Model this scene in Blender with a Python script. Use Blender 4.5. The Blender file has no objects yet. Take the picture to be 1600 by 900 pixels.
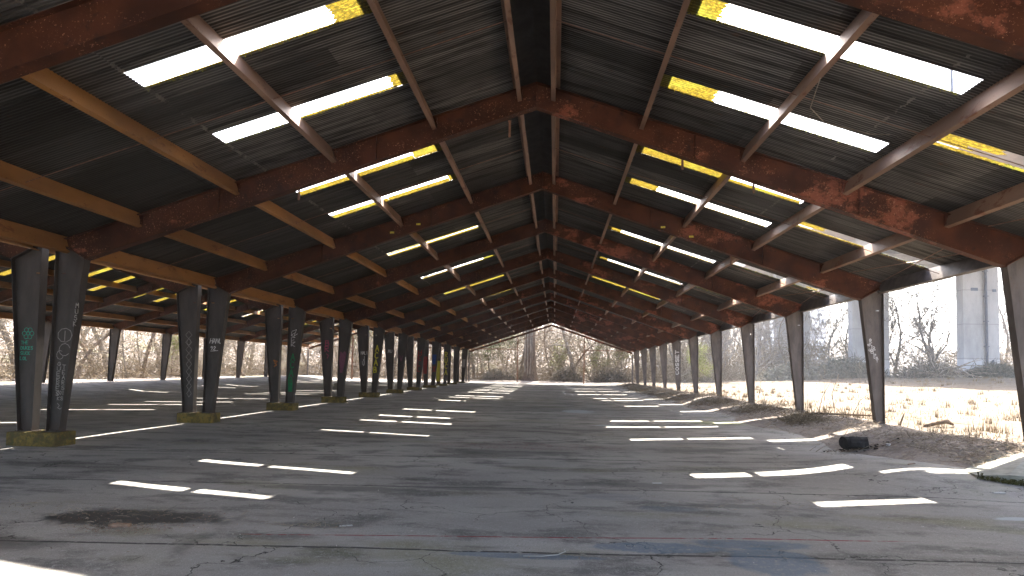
import bpy, math, random
import numpy as np
from mathutils import Vector, Matrix

# ------------------------------------------------------------------ camera, light, exposure
scene = bpy.context.scene
YAW, PITCH, ROLL = 0.0527, 0.0491, 0.0173
CAM_Z = 1.82
cd = bpy.data.cameras.new("camera"); cam = bpy.data.objects.new("camera", cd)
scene.collection.objects.link(cam); scene.camera = cam
fwd = Vector((-math.sin(YAW)*math.cos(PITCH), math.cos(YAW)*math.cos(PITCH), math.sin(PITCH)))
rt = Vector((math.cos(YAW), math.sin(YAW), 0)); upv = rt.cross(fwd)
R_ = rt*math.cos(ROLL) + upv*math.sin(ROLL); U_ = -rt*math.sin(ROLL) + upv*math.cos(ROLL)
m = Matrix((R_, U_, -fwd)).transposed().to_4x4(); m.translation = Vector((0, 0, CAM_Z))
cam.matrix_world = m
cd.sensor_width = 36; cd.lens = 950/1600*36
cd.shift_x = -17.86/1600; cd.shift_y = 81.3/1600
cd.clip_start = 0.1; cd.clip_end = 3000

SUN_DIR = Vector((0.05, 0.87, 1.0)).normalized()
world = bpy.data.worlds.new("World"); scene.world = world; world.use_nodes = True
wn = world.node_tree.nodes; wl = world.node_tree.links
sky = wn.new('ShaderNodeTexSky'); sky.sky_type = 'NISHITA'; sky.sun_disc = False
sky.sun_elevation = math.radians(49); sky.sun_rotation = math.radians(3)
sky.air_density = 1.0; sky.dust_density = 4.0; sky.ozone_density = 0.8
wl.new(sky.outputs[0], wn['Background'].inputs[0]); wn['Background'].inputs[1].default_value = 0.15
sd = bpy.data.lights.new("sun", 'SUN'); sd.energy = 5.0; sd.angle = math.radians(0.5); sd.color = (1, 0.93, 0.82)
so = bpy.data.objects.new("sun", sd); scene.collection.objects.link(so)
so.rotation_euler = SUN_DIR.to_track_quat('Z', 'Y').to_euler()
vs = scene.view_settings
vs.view_transform = 'Standard'; vs.look = 'None'; vs.gamma = 1; vs.use_curve_mapping = False
vs.exposure = 3.1
scene.cycles.max_bounces = 10; scene.cycles.diffuse_bounces = 6; scene.cycles.transmission_bounces = 4
scene.cycles.transparent_max_bounces = 8; scene.cycles.volume_bounces = 1
scene.cycles.use_denoising = True
scene.cycles.sample_clamp_indirect = 8
scene.cycles.caustics_reflective = False; scene.cycles.caustics_refractive = False

HAZE = 0.0005
rnd = random.Random(11)
C = scene.collection

# ------------------------------------------------------------------ helpers
class MB:
    def __init__(s): s.v = []; s.f = []
    def face(s, pts):
        n = len(s.v); s.v += [tuple(p) for p in pts]; s.f.append(tuple(range(n, n+len(pts))))
    def grid(s, P):                       # P[i][j] points
        n = len(s.v); a = len(P); b = len(P[0])
        for row in P: s.v += [tuple(p) for p in row]
        for i in range(a-1):
            for j in range(b-1):
                k = n+i*b+j; s.f.append((k, k+b, k+b+1, k+1))
    def box(s, x0, x1, y0, y1, z0, z1):
        n = len(s.v)
        s.v += [(x0,y0,z0),(x1,y0,z0),(x1,y1,z0),(x0,y1,z0),(x0,y0,z1),(x1,y0,z1),(x1,y1,z1),(x0,y1,z1)]
        s.f += [tuple(n+i for i in q) for q in ((0,3,2,1),(4,5,6,7),(0,1,5,4),(1,2,6,5),(2,3,7,6),(3,0,4,7))]
    def prism(s, poly, y0, y1):           # poly in (x, z), extruded along y
        n = len(s.v); k = len(poly)
        s.v += [(p[0], y0, p[1]) for p in poly] + [(p[0], y1, p[1]) for p in poly]
        s.f.append(tuple(range(n, n+k))); s.f.append(tuple(range(n+2*k-1, n+k-1, -1)))
        for i in range(k):
            j = (i+1) % k; s.f.append((n+i, n+k+i, n+k+j, n+j))
    def prism_z(s, poly, z0, z1):
        n = len(s.v); k = len(poly)
        s.v += [(p[0], p[1], z0) for p in poly] + [(p[0], p[1], z1) for p in poly]
        s.f.append(tuple(range(n+k-1, n-1, -1))); s.f.append(tuple(range(n+k, n+2*k)))
        for i in range(k):
            j = (i+1) % k; s.f.append((n+i, n+j, n+k+j, n+k+i))
    def plate(s, a, b, t, y0, y1):        # strip a->b in xz with thickness t
        a = Vector(a); b = Vector(b); d = (b-a).normalized(); nn = Vector((-d.y, d.x))*t/2
        s.prism([a-nn, b-nn, b+nn, a+nn], y0, y1)
    def tube(s, pts, rad, sides=5, cap=True):
        pts = [Vector(p) for p in pts]; n0 = len(s.v); prev = None
        for i, p in enumerate(pts):
            d = (pts[min(i+1, len(pts)-1)] - pts[max(i-1, 0)])
            if d.length < 1e-9: d = Vector((0,0,1))
            d.normalize()
            if prev is None:
                u = d.cross(Vector((0.13,0.9,0.31))); 
                if u.length < .1: u = d.cross(Vector((1,0,0)))
            else: u = prev - d*prev.dot(d)
            u.normalize(); prev = u; w = d.cross(u)
            r = rad[i] if hasattr(rad, '__len__') else rad
            for k in range(sides):
                a = 2*math.pi*k/sides; q = p + (u*math.cos(a)+w*math.sin(a))*r
                s.v.append((q.x, q.y, q.z))
        for i in range(len(pts)-1):
            for k in range(sides):
                a = n0+i*sides+k; b = n0+i*sides+(k+1) % sides
                s.f.append((a, b, b+sides, a+sides))
        if cap:
            s.f.append(tuple(n0+k for k in range(sides))[::-1])
            e = n0+(len(pts)-1)*sides; s.f.append(tuple(e+k for k in range(sides)))
    def mesh(s, name):
        me = bpy.data.meshes.new(name); me.from_pydata(s.v, [], s.f); me.update(); return me
    def build(s, name, mat, parent=None, smooth=False, label=None, kind=None):
        me = s.mesh(name)
        if smooth: me.polygons.foreach_set('use_smooth', [True]*len(me.polygons))
        return link(name, me, mat, parent, label, kind)

def link(name, me, mat, parent=None, label=None, kind=None):
    if mat is not None and not me.materials: me.materials.append(mat)
    o = bpy.data.objects.new(name, me); C.objects.link(o)
    if parent: o.parent = parent
    if label: o['label'] = label
    if kind: o['kind'] = kind
    return o

def copy_mesh(name, me, parent, loc=(0,0,0), rot=None, scale=None, label=None):
    o = bpy.data.objects.new(name, me); C.objects.link(o); o.location = loc
    if rot: o.rotation_euler = rot
    if scale: o.scale = scale
    if parent: o.parent = parent
    if label: o['label'] = label
    return o

def tag(o, label, cat, group=None, kind=None):
    o['label'] = label; o['category'] = cat
    if group: o['group'] = group
    if kind: o['kind'] = kind
    return o

def thing(name, label, cat, loc=(0,0,0), group=None):
    o = bpy.data.objects.new(name, None); C.objects.link(o); o.location = loc
    o.empty_display_size = 0.3
    return tag(o, label, cat, group)

def sm(a, b, x):
    t = np.clip((x-a)/(b-a), 0, 1); return t*t*(3-2*t)

def vnoise(x, y, seed=0):                # cheap smooth value noise, numpy arrays ok
    x = np.asarray(x, float); y = np.asarray(y, float)
    xi = np.floor(x); yi = np.floor(y); fx = x-xi; fy = y-yi
    fx = fx*fx*(3-2*fx); fy = fy*fy*(3-2*fy)
    def h(a, b):
        v = np.sin(a*127.1+b*311.7+seed*74.7)*43758.5453; return v-np.floor(v)
    return (h(xi,yi)*(1-fx)+h(xi+1,yi)*fx)*(1-fy)+(h(xi,yi+1)*(1-fx)+h(xi+1,yi+1)*fx)*fy

# ------------------------------------------------------------------ materials
class NT:
    def __init__(s, name):
        s.m = bpy.data.materials.new(name); s.m.use_nodes = True
        s.n = s.m.node_tree.nodes; s.l = s.m.node_tree.links; s.b = s.n['Principled BSDF']
        s.geo = s.n.new('ShaderNodeNewGeometry'); s.pos = s.geo.outputs['Position']
    def new(s, t, **k):
        n = s.n.new(t)
        for a, b in k.items(): setattr(n, a, b)
        return n
    def put(s, sock, v):
        if hasattr(v, 'is_output'): s.l.new(v, sock)
        elif isinstance(v, tuple) and len(v) == 3 and sock.type == 'RGBA': sock.default_value = (*v, 1)
        else: sock.default_value = v
    def map(s, scale=(1,1,1), loc=(0,0,0), rot=(0,0,0), vec=None):
        n = s.new('ShaderNodeMapping'); s.l.new(vec or s.pos, n.inputs[0])
        n.inputs[1].default_value = loc; n.inputs[2].default_value = rot; n.inputs[3].default_value = scale
        return n.outputs[0]
    def noise(s, scale, detail=4, rough=.55, vec=None, dist=0):
        n = s.new('ShaderNodeTexNoise'); s.l.new(vec or s.pos, n.inputs['Vector'])
        n.inputs['Scale'].default_value = scale; n.inputs['Detail'].default_value = detail
        n.inputs['Roughness'].default_value = rough; n.inputs['Distortion'].default_value = dist
        return n.outputs[0]
    def voro(s, scale, feature='F1', vec=None, out=0):
        n = s.new('ShaderNodeTexVoronoi', feature=feature); s.l.new(vec or s.pos, n.inputs['Vector'])
        n.inputs['Scale'].default_value = scale
        return n.outputs[out]
    def ramp(s, fac, a, b, c0=(0,0,0), c1=(1,1,1)):
        n = s.new('ShaderNodeMapRange', interpolation_type='SMOOTHSTEP')
        s.l.new(fac, n.inputs[0]); n.inputs[1].default_value = a; n.inputs[2].default_value = b
        return n.outputs[0]
    def mix(s, fac, a, b):
        n = s.new('ShaderNodeMix', data_type='RGBA'); s.put(n.inputs[0], fac)
        s.put(n.inputs[6], a); s.put(n.inputs[7], b); return n.outputs[2]
    def math(s, op, a, b=0.0, c=None):
        n = s.new('ShaderNodeMath', operation=op); s.put(n.inputs[0], a); s.put(n.inputs[1], b)
        if c is not None: s.put(n.inputs[2], c)
        return n.outputs[0]
    def sep(s, vec=None):
        n = s.new('ShaderNodeSeparateXYZ'); s.l.new(vec or s.pos, n.inputs[0]); return n.outputs
    def bump(s, h, strength=.3, dist=.02):
        n = s.new('ShaderNodeBump'); s.l.new(h, n.inputs['Height'])
        n.inputs['Strength'].default_value = strength; n.inputs['Distance'].default_value = dist
        s.l.new(n.outputs[0], s.b.inputs['Normal'])
    def out(s, col, rough=.8, spec=.3, metal=0):
        s.put(s.b.inputs['Base Color'], col); s.put(s.b.inputs['Roughness'], rough)
        s.b.inputs['Specular IOR Level'].default_value = spec; s.b.inputs['Metallic'].default_value = metal
        return s.m

def simple(name, col, rough=.8, var=.3, scale=3, spec=.3, dark=None):
    t = NT(name); n = t.noise(scale, 5, .6)
    d = dark or tuple(c*(1-var) for c in col); u = tuple(min(1, c*(1+var)) for c in col)
    return t.out(t.mix(t.ramp(n, .3, .7), d, u), rough, spec)

def mat_roof(dark=1.0):
    t = NT('galvanised_sheet'); k = dark
    x, y, z = t.sep()
    cell = t.math('FLOOR', t.math('DIVIDE', y, .61))
    side = t.math('SIGN', t.math('ADD', x, .5))
    wn_ = t.new('ShaderNodeTexWhiteNoise', noise_dimensions='2D')
    cx = t.new('ShaderNodeCombineXYZ'); t.put(cx.inputs[0], cell); t.put(cx.inputs[1], t.math('ADD', t.math('FLOOR', t.math('DIVIDE', x, 3.9)), side))
    t.l.new(cx.outputs[0], wn_.inputs[0])
    streak = t.noise(1, 5, .6, t.map((.55, 9, .55)))
    big = t.noise(.55, 3, .5)
    c = t.mix(wn_.outputs[0], (.095*k,.09*k,.08*k), (.34*k,.32*k,.285*k))
    c = t.mix(t.ramp(streak, .42, .68), c, (.04*k,.034*k,.028*k))
    c = t.mix(t.math('MULTIPLY', t.ramp(big, .5, .72), .6), c, (.028*k,.024*k,.02*k))
    # dark line where two sheets lap
    fr = t.math('ABSOLUTE', t.math('SUBTRACT', t.math('FRACT', t.math('DIVIDE', y, .61)), .5))
    c = t.mix(t.math('MULTIPLY', t.ramp(fr, .455, .485), .8), c, (.02,.017,.014))
    # dark band along each rib of the corrugation
    rib = t.math('SINE', t.math('MULTIPLY', y, 2*math.pi/.0675))
    c = t.mix(t.math('MULTIPLY', t.ramp(rib, .1, .9), .72), c, (.02,.017,.014))
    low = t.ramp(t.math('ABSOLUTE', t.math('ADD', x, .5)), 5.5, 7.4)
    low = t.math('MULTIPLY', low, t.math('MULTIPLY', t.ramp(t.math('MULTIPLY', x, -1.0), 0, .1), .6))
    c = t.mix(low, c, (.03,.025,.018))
    # glints on the jagged sheet ends, painted as pale bands at the row laps
    xl = t.math('MODULO', t.math('ABSOLUTE', t.math('ADD', x, .5)), 40.0)
    for p, w in ((2.48,.03),(6.16,.035)):
        ln_ = t.math('SUBTRACT', 1.0, t.ramp(t.math('ABSOLUTE', t.math('SUBTRACT', t.math('ADD', xl, t.math('MULTIPLY', rib, .012)), p)), w*.5, w))
        c = t.mix(t.math('MULTIPLY', t.math('MULTIPLY', ln_, t.ramp(t.noise(5,4,.7), .48, .6)), .5), c, (.38,.34,.29))
    rust = t.ramp(t.noise(2.2, 6, .7, t.map((1,2.5,1))), .6, .72)
    c = t.mix(t.math('MULTIPLY', rust, .5), c, (.12,.05,.022))
    return t.out(c, .62, .35, 0.25)

def mat_rafter(name, red, q=1.0):
    t = NT(name)
    n1 = t.noise(.7, 6, .65, t.map((1,1,1.6))); n2 = t.noise(9, 6, .75, dist=.4); n3 = t.noise(1.7, 3, .5)
    c = t.mix(t.ramp(n3, .3, .7), tuple(q*v for v in (.050,.015,.006)), tuple(q*v for v in (.10,.031,.012)))
    mask = t.math('MULTIPLY', t.ramp(n1, .60-red, .66-red), t.ramp(n2, .36, .5))
    c = t.mix(t.math('MULTIPLY', mask, .9), c, (.31,.10,.055))
    fleck = t.math('MULTIPLY', t.ramp(t.noise(26, 4, .75), .60, .64), t.ramp(n1, .46, .56))
    c = t.mix(t.math('MULTIPLY', fleck, .8), c, (.55,.27,.16))
    c = t.mix(t.math('MULTIPLY', t.ramp(t.noise(4,5,.6), .58, .7), .6), c, (.025,.013,.009))
    t.bump(n2, .25, .01)
    return t.out(c, .7, .3)

def mat_purlin(name, base, rustc, amt):
    t = NT(name)
    n1 = t.noise(2.3, 6, .7, t.map((1.4,.7,1.4))); n2 = t.noise(18, 5, .7); n3 = t.noise(1, 3, .5, t.map((1,.5,1)))
    c = t.mix(t.ramp(n3, .35, .65), base, tuple(b*.62 for b in base))
    c = t.mix(t.math('MULTIPLY', t.ramp(n1, .56, .66), amt), c, rustc)
    c = t.mix(t.math('MULTIPLY', t.ramp(n2, .62, .7), .7), c, (.07,.03,.015))
    return t.out(c, .6, .35)

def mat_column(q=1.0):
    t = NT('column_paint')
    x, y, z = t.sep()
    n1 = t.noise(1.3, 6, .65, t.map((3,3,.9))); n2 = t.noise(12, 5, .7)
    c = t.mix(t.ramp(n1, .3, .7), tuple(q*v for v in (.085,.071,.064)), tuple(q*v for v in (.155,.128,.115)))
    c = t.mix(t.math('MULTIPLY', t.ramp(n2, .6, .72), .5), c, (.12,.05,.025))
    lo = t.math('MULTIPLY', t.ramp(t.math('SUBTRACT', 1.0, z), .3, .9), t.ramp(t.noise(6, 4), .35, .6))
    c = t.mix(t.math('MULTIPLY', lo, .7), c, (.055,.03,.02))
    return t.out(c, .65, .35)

M = {}
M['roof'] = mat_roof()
M['rafter_r'] = mat_rafter('peeling_red_primer', .055, 1.15)
M['rafter_l'] = mat_rafter('dark_red_rusted_steel', -.04)
M['purlin_l'] = mat_purlin('ochre_primer', (.44,.205,.06), (.14,.045,.015), .7)
M['purlin_c'] = mat_purlin('pinkish_primer', (.36,.22,.15), (.13,.05,.025), .75)
M['purlin_r'] = mat_purlin('grey_pink_primer', (.36,.215,.14), (.19,.065,.028), .85)
M['column'] = mat_column(); M['column_shaded'] = mat_column(.42)  # the second copy has the left columns' shade put into its paint
M['strut'] = simple('blackened_steel', (.09,.075,.07), .55, .35, 3)
M['ridge'] = simple('black_ridge_metal', (.03,.028,.026), .8, .3, 3)  # near-black metal for the whole ridge cap
M['rod'] = simple('rusty_rod', (.22,.12,.08), .6, .3, 8)
M['gutter'] = simple('weathered_gutter_metal', (.30,.28,.31), .5, .3, 2)

def mat_frp():
    t = NT('yellowed_fibreglass')
    n = t.noise(7, 6, .75, t.map((1,2.5,1))); n2 = t.noise(17, 4, .75)
    c = t.mix(t.ramp(n, .35, .65), (.44,.33,.035), (.22,.15,.016))
    c = t.mix(t.math('MULTIPLY', t.ramp(n2, .44, .54), .9), c, (.045,.04,.008))
    c = t.mix(t.math('MULTIPLY', t.ramp(t.noise(1.3,3,.5), .5, .66), .55), c, (.28,.36,.05))
    yy = t.sep()[1]
    rib = t.math('SINE', t.math('MULTIPLY', yy, 2*math.pi/.0675))
    c = t.mix(t.math('MULTIPLY', t.ramp(rib, -.1, .9), .75), c, (.10,.07,.01))
    t.l.new(c, t.b.inputs['Base Color']); t.b.inputs['Roughness'].default_value = .7
    tr = t.new('ShaderNodeBsdfTranslucent'); t.l.new(c, tr.inputs[0])
    mx = t.new('ShaderNodeMixShader'); mx.inputs[0].default_value = .36
    t.l.new(t.b.outputs[0], mx.inputs[1]); t.l.new(tr.outputs[0], mx.inputs[2])
    t.l.new(mx.outputs[0], t.n['Material Output'].inputs[0])
    return t.m
M['frp'] = mat_frp()
M['moss_y'] = simple('yellow_green_moss', (.26,.24,.04), .95, .5, 14)
M['moss'] = simple('green_moss', (.07,.065,.02), .95, .5, 14)

def mat_footing():
    t = NT('painted_concrete')
    n = t.noise(4, 6, .7); n2 = t.noise(15, 5, .7)
    c = t.mix(t.ramp(n, .38, .6), (.18,.125,.035), (.08,.062,.03))
    c = t.mix(t.ramp(n2, .5, .66), c, (.07,.075,.03))
    t.bump(n2, .6, .02)
    return t.out(c, .9, .2)
M['footing'] = mat_footing()

def mat_floor():
    t = NT('old_concrete_floor')
    x, y, z = t.sep()
    big = t.noise(.22, 5, .6, t.map((.55,1.3,1))); med = t.noise(1.1, 6, .65, t.map((.6,1.2,1)))
    fine = t.noise(14, 6, .7); grit = t.noise(75, 3, .6)
    c = t.mix(t.ramp(big, .32, .68), (.225,.211,.198), (.37,.348,.325))
    c = t.mix(t.math('MULTIPLY', t.ramp(med, .48, .64), .75), c, (.085,.08,.078))
    band = t.noise(.9, 5, .6, t.map((.22,1.1,1), (3,1,0)))
    c = t.mix(t.math('MULTIPLY', t.ramp(band, .55, .66), .65), c, (.06,.056,.05))
    c = t.mix(t.math('MULTIPLY', t.ramp(t.noise(.5,4,.6,t.map((.4,1,1),(7,3,0))), .56, .7), .6), c, (.15,.145,.06))
    c = t.mix(t.math('MULTIPLY', t.ramp(fine, .5, .7), .6), c, (.36,.35,.34))
    c = t.mix(t.math('MULTIPLY', t.ramp(grit, .6, .68), .7), c, (.5,.48,.46))
    c = t.mix(t.math('MULTIPLY', t.ramp(grit, .42, .34), .5), c, (.05,.045,.04))
    wob = t.noise(.8, 3, .5); wf = t.noise(9, 4, .6)
    def line(coord, pos, w, wobble=.3):
        d = t.math('ABSOLUTE', t.math('ADD', t.math('SUBTRACT', coord, pos), t.math('MULTIPLY', t.math('SUBTRACT', wob, .5), wobble)))
        return t.math('SUBTRACT', 1.0, t.ramp(d, w*.4, w))
    # joints across the slab (slightly skewed)
    ysk = t.math('SUBTRACT', y, t.math('MULTIPLY', x, .035))
    def blob(cx, cy, rx, ry, soft=.5, nz=.7):
        dx = t.math('DIVIDE', t.math('SUBTRACT', x, cx), rx); dy = t.math('DIVIDE', t.math('SUBTRACT', y, cy), ry)
        d = t.math('SQRT', t.math('ADD', t.math('MULTIPLY', dx, dx), t.math('MULTIPLY', dy, dy)))
        d = t.math('ADD', d, t.math('MULTIPLY', t.math('SUBTRACT', t.noise(2.6,5,.7), .5), nz*2))
        return t.math('SUBTRACT', 1.0, t.ramp(d, 1-soft, 1.0))
    for p, w in ((6.42,.035),(9.8,.03),(13.1,.04),(16.6,.03),(22,.06),(28,.08),(35,.1),(43,.1),(52,.12)):
        c = t.mix(t.math('MULTIPLY', line(ysk, p, w, .12), t.ramp(wf,.3,.5)), c, (.03,.027,.025))
    # cracks
    v = t.new('ShaderNodeTexVoronoi', feature='DISTANCE_TO_EDGE')
    mpv = t.new('ShaderNodeVectorMath', operation='ADD')
    nz = t.new('ShaderNodeTexNoise'); t.l.new(t.pos, nz.inputs['Vector']); nz.inputs['Scale'].default_value = 1.6; nz.inputs['Detail'].default_value = 6
    sc = t.new('ShaderNodeVectorMath', operation='SCALE'); t.l.new(nz.outputs[1], sc.inputs[0]); sc.inputs['Scale'].default_value = 1.1
    t.l.new(t.pos, mpv.inputs[0]); t.l.new(sc.outputs[0], mpv.inputs[1]); t.l.new(mpv.outputs[0], v.inputs['Vector'])
    v.inputs['Scale'].default_value = .55
    crack = t.math('MULTIPLY', t.math('SUBTRACT', 1.0, t.ramp(v.outputs[0], .001, .0055)), t.ramp(t.noise(.45,3,.5), .42, .55))
    c = t.mix(crack, c, (.02,.018,.016))
    # paint marks: red line, blue patches, faded red scrawl
    yr = t.math('SUBTRACT', y, t.math('ADD', 6.98, t.math('MULTIPLY', t.math('ADD', x, .3), .075)))
    dr = t.math('ABSOLUTE', t.math('ADD', yr, t.math('MULTIPLY', t.math('SUBTRACT', t.noise(.35,1), .5), .1)))
    red = t.math('MULTIPLY', t.math('SUBTRACT', 1.0, t.ramp(dr, .012, .024)), t.ramp(wf, .3, .55))
    red = t.math('MULTIPLY', red, t.math('MULTIPLY', t.ramp(x, -3.6, -3.2), t.math('SUBTRACT', 1.0, t.ramp(x, 3.6, 4.3))))
    c = t.mix(t.math('MULTIPLY', red, .95), c, (.22,.02,.03))
    for cx, cy, rx, ry, a in ((1.15,6.72,.75,.22,.85),(2.2,6.95,.75,.2,.75),(2.25,6.35,.5,.5,.8),(-.3,6.3,.9,.1,.7),(1.6,8.6,.5,.18,.35),(.9,9.3,.5,.3,.25)):
        c = t.mix(t.math('MULTIPLY', t.math('MULTIPLY', blob(cx,cy,rx,ry,.25,.45), t.ramp(fine,.3,.5)), a*.72), c, (.065,.12,.19))
    scr = t.math('MULTIPLY', t.ramp(t.noise(2.6, 2, .5, dist=3.5), .52, .54), t.math('SUBTRACT', 1.0, t.ramp(t.noise(2.6,2,.5,dist=3.5), .57, .59)))
    c = t.mix(t.math('MULTIPLY', t.math('MULTIPLY', scr, blob(-.6,15.3,2.6,.9,.2,.1)), .45), c, (.22,.06,.06))
    # dark soaked patches, mossy patch, pale dust, puddle glints painted in
    wet = blob(-5.2,7.3,1.3,.5,.35,.6)
    for q in ((-5.9,6.1,1.1,.35),(-2.9,7.2,.6,.16),(-3.2,9.4,1.8,.28),(-1.3,9.7,1.6,.2),(1.3,10.3,1.7,.3),(2.6,8.9,1.2,.2),(-1,13.9,2.4,.5),(-5,16.5,2,.5),(3.4,15.2,1.8,.4)):
        wet = t.math('MAXIMUM', wet, t.math('MULTIPLY', blob(*q,.6,.8), .62))
    # oily run along the floor
    dd = t.math('ABSOLUTE', t.math('ADD', t.math('SUBTRACT', x, t.math('ADD', -3.82, t.math('MULTIPLY', t.math('SUBTRACT', y, 6.7), -.1))), t.math('MULTIPLY', t.math('SUBTRACT', t.noise(1.5,4), .5), .5)))
    run = t.math('MULTIPLY', t.math('SUBTRACT', 1.0, t.ramp(dd, .0, .16)), t.math('MULTIPLY', t.ramp(y, 5.4, 5.8), t.math('SUBTRACT', 1.0, t.ramp(y, 7.6, 7.9))))
    wet = t.math('MAXIMUM', wet, t.math('MULTIPLY', t.math('MULTIPLY', run, t.ramp(t.noise(3,5,.7), .35, .6)), .6))
    c = t.mix(t.math('MULTIPLY', wet, .92), c, (.016,.016,.018))
    c = t.mix(t.math('MULTIPLY', blob(6.3,23.5,1.5,1.2,.4,.8), .6), c, (.17,.19,.05))
    edge = t.ramp(x, 5.6, 8.0)
    c = t.mix(t.math('MULTIPLY', t.math('MULTIPLY', edge, t.ramp(t.noise(1.3,5,.65), .4, .62)), .65), c, (.25,.25,.20))
    for cx, cy, rx, ry in ((6.3,8.6,.5,.12),(1.1,28.6,.9,1.4),(2.0,21.5,.8,.4)):  # pale patches; the farther ones are puddle glints put into the colour
        c = t.mix(t.math('MULTIPLY', blob(cx,cy,rx,ry,.4,.6), .8), c, (.42,.45,.48))
    left_shade = t.math('MULTIPLY', t.ramp(t.math('MULTIPLY', x, -1.0), 11.0, 15.0), t.ramp(t.noise(.6,5,.65), .2, .6))  # shade over the left shed's floor, put into the colour
    c = t.mix(t.math('MULTIPLY', left_shade, .6), c, (.075,.068,.06))
    rough = t.math('MAXIMUM', t.math('SUBTRACT', .82, t.math('MULTIPLY', wet, .3)), .5)
    hh = t.math('ADD', t.math('MULTIPLY', fine, .6), t.math('MULTIPLY', grit, .25))
    hh = t.math('SUBTRACT', hh, t.math('MULTIPLY', crack, 1.0))
    t.bump(hh, .45, .012)
    return t.out(c, rough, .35)
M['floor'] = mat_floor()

def mat_ground():
    t = NT('dry_leaf_litter_ground')
    n = t.noise(.35, 5, .6); f = t.noise(9, 6, .75); g = t.noise(35, 4, .7); md = t.noise(1.7, 6, .7)
    c = t.mix(t.ramp(n, .35, .65), (.17,.15,.14), (.28,.25,.225))
    c = t.mix(t.math('MULTIPLY', t.ramp(t.noise(.9, 6, .75, dist=.6), .52, .6), .6), c, (.12,.095,.08))
    c = t.mix(t.math('MULTIPLY', t.ramp(md, .5, .68), .65), c, (.16,.12,.09))
    c = t.mix(t.math('MULTIPLY', t.ramp(f, .52, .62), .7), c, (.36,.30,.23))
    c = t.mix(t.math('MULTIPLY', t.ramp(f, .42, .34), .6), c, (.11,.075,.05))
    c = t.mix(t.math('MULTIPLY', t.ramp(g, .6, .7), .5), c, (.10,.07,.05))
    c = t.mix(t.math('MULTIPLY', t.ramp(t.noise(.12,3), .58, .68), .35), c, (.20,.24,.08))
    x, y, z = t.sep()
    fld = t.math('MULTIPLY', t.ramp(x, 8.8, 11), t.math('SUBTRACT', 1.0, t.ramp(y, 84, 92)))
    s1 = t.noise(.7, 6, .7, t.map((.6,1,1))); s2 = t.noise(4.5, 6, .75, t.map((.6,1.3,1)))
    straw = t.mix(t.ramp(s1, .38, .62), (.145,.12,.092), (.105,.083,.06))
    straw = t.mix(t.math('MULTIPLY', t.ramp(s2, .5, .6), .8), straw, (.058,.040,.026))
    straw = t.mix(t.math('MULTIPLY', t.ramp(g, .58, .68), .7), straw, (.26,.22,.16))
    c = t.mix(fld, c, straw)
    t.bump(f, .8, .06)
    return t.out(c, .95, .1)
M['ground'] = mat_ground()
def bark(name, a, b, sc=5):
    t = NT(name); n = t.noise(sc, 6, .7, t.map((1.8,1.8,.5)))
    t.bump(n, .8, .04)
    return t.out(t.mix(t.ramp(n, .35, .65), a, b), .95, .1)
M['bark'] = bark('grey_bark', (.10,.085,.07), (.24,.21,.175))
M['bark2'] = bark('brown_bark', (.10,.07,.05), (.24,.175,.125))
M['twig'] = bark('pale_twigs', (.17,.14,.105), (.38,.32,.25), 2)
M['bramble'] = bark('dark_bramble', (.05,.045,.04), (.24,.21,.17), 2.5)
M['brush'] = bark('tangled_brush', (.085,.064,.04), (.28,.225,.155), 1.2)
M['leafy'] = simple('olive_leaves', (.10,.105,.04), .9, .5, 1.5)
M['leaf_y'] = simple('yellow_green_leaves', (.20,.21,.06), .9, .4, 1.5)
M['litter'] = simple('fallen_leaves', (.22,.17,.135), .95, .55, 6)
M['grass'] = simple('dry_straw_grass', (.19,.135,.075), .95, .35, 2)
M['char'] = simple('charred_wood', (.022,.02,.02), .9, .5, 9)
M['pier'] = None
def mat_conc():
    t = NT('viaduct_concrete'); x, y, z = t.sep()
    n = t.noise(.5, 6, .65, t.map((1,1,.35))); f = t.noise(5, 5, .65)
    c = t.mix(t.ramp(n, .3, .7), (.30,.295,.30), (.44,.43,.43))
    c = t.mix(t.math('MULTIPLY', t.ramp(f, .58, .7), .35), c, (.22,.21,.2))
    j = t.math('ABSOLUTE', t.math('SUBTRACT', t.math('FRACT', t.math('DIVIDE', z, 4.1)), .5))
    c = t.mix(t.math('MULTIPLY', t.ramp(j, .485, .495), .5), c, (.18,.17,.17))
    c = t.mix(t.math('MULTIPLY', t.math('SUBTRACT', 1.0, t.ramp(t.math('ADD', z, t.math('MULTIPLY', f, .2)), 4.0, 4.1)), .6), c, (.5,.5,.52))
    return t.out(c, .85, .2)
M['pier'] = mat_conc()
M['deck'] = simple('pinkish_deck_concrete', (.42,.36,.34), .85, .15, .5)
M['glass'] = simple('pale_window_glass', (.62,.68,.74), .2, .08, 1, .5)
M['tower'] = simple('grey_tower_wall', (.12,.15,.20), .8, .12, .2)
M['pipe'] = simple('dark_drain_pipe', (.07,.08,.11), .5, .2, 2)
M['blue'] = simple('blue_sign_paint', (.05,.25,.6), .5, .1, 2)
def paint(name, col): return simple(name, col, .7, .25, 20)
M['p_white'] = paint('white_marker', (.62,.60,.58)); M['p_grey'] = paint('chalk_grey', (.26,.24,.22))
M['p_teal'] = paint('teal_marker', (.03,.30,.20)); M['p_green'] = paint('green_spray', (.01,.17,.06))
M['p_yellow'] = paint('yellow_spray', (.60,.55,.05)); M['p_pink'] = paint('pink_spray', (.38,.06,.12))
M['p_purple'] = paint('mauve_spray', (.17,.06,.10)); M['p_red'] = paint('red_spray', (.26,.02,.02))
M['p_blue'] = paint('blue_spray', (.02,.06,.24)); M['p_orange'] = paint('orange_spray', (.28,.10,.02))
M['tagy'] = paint('yellow_tag', (.8,.68,.1))

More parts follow.
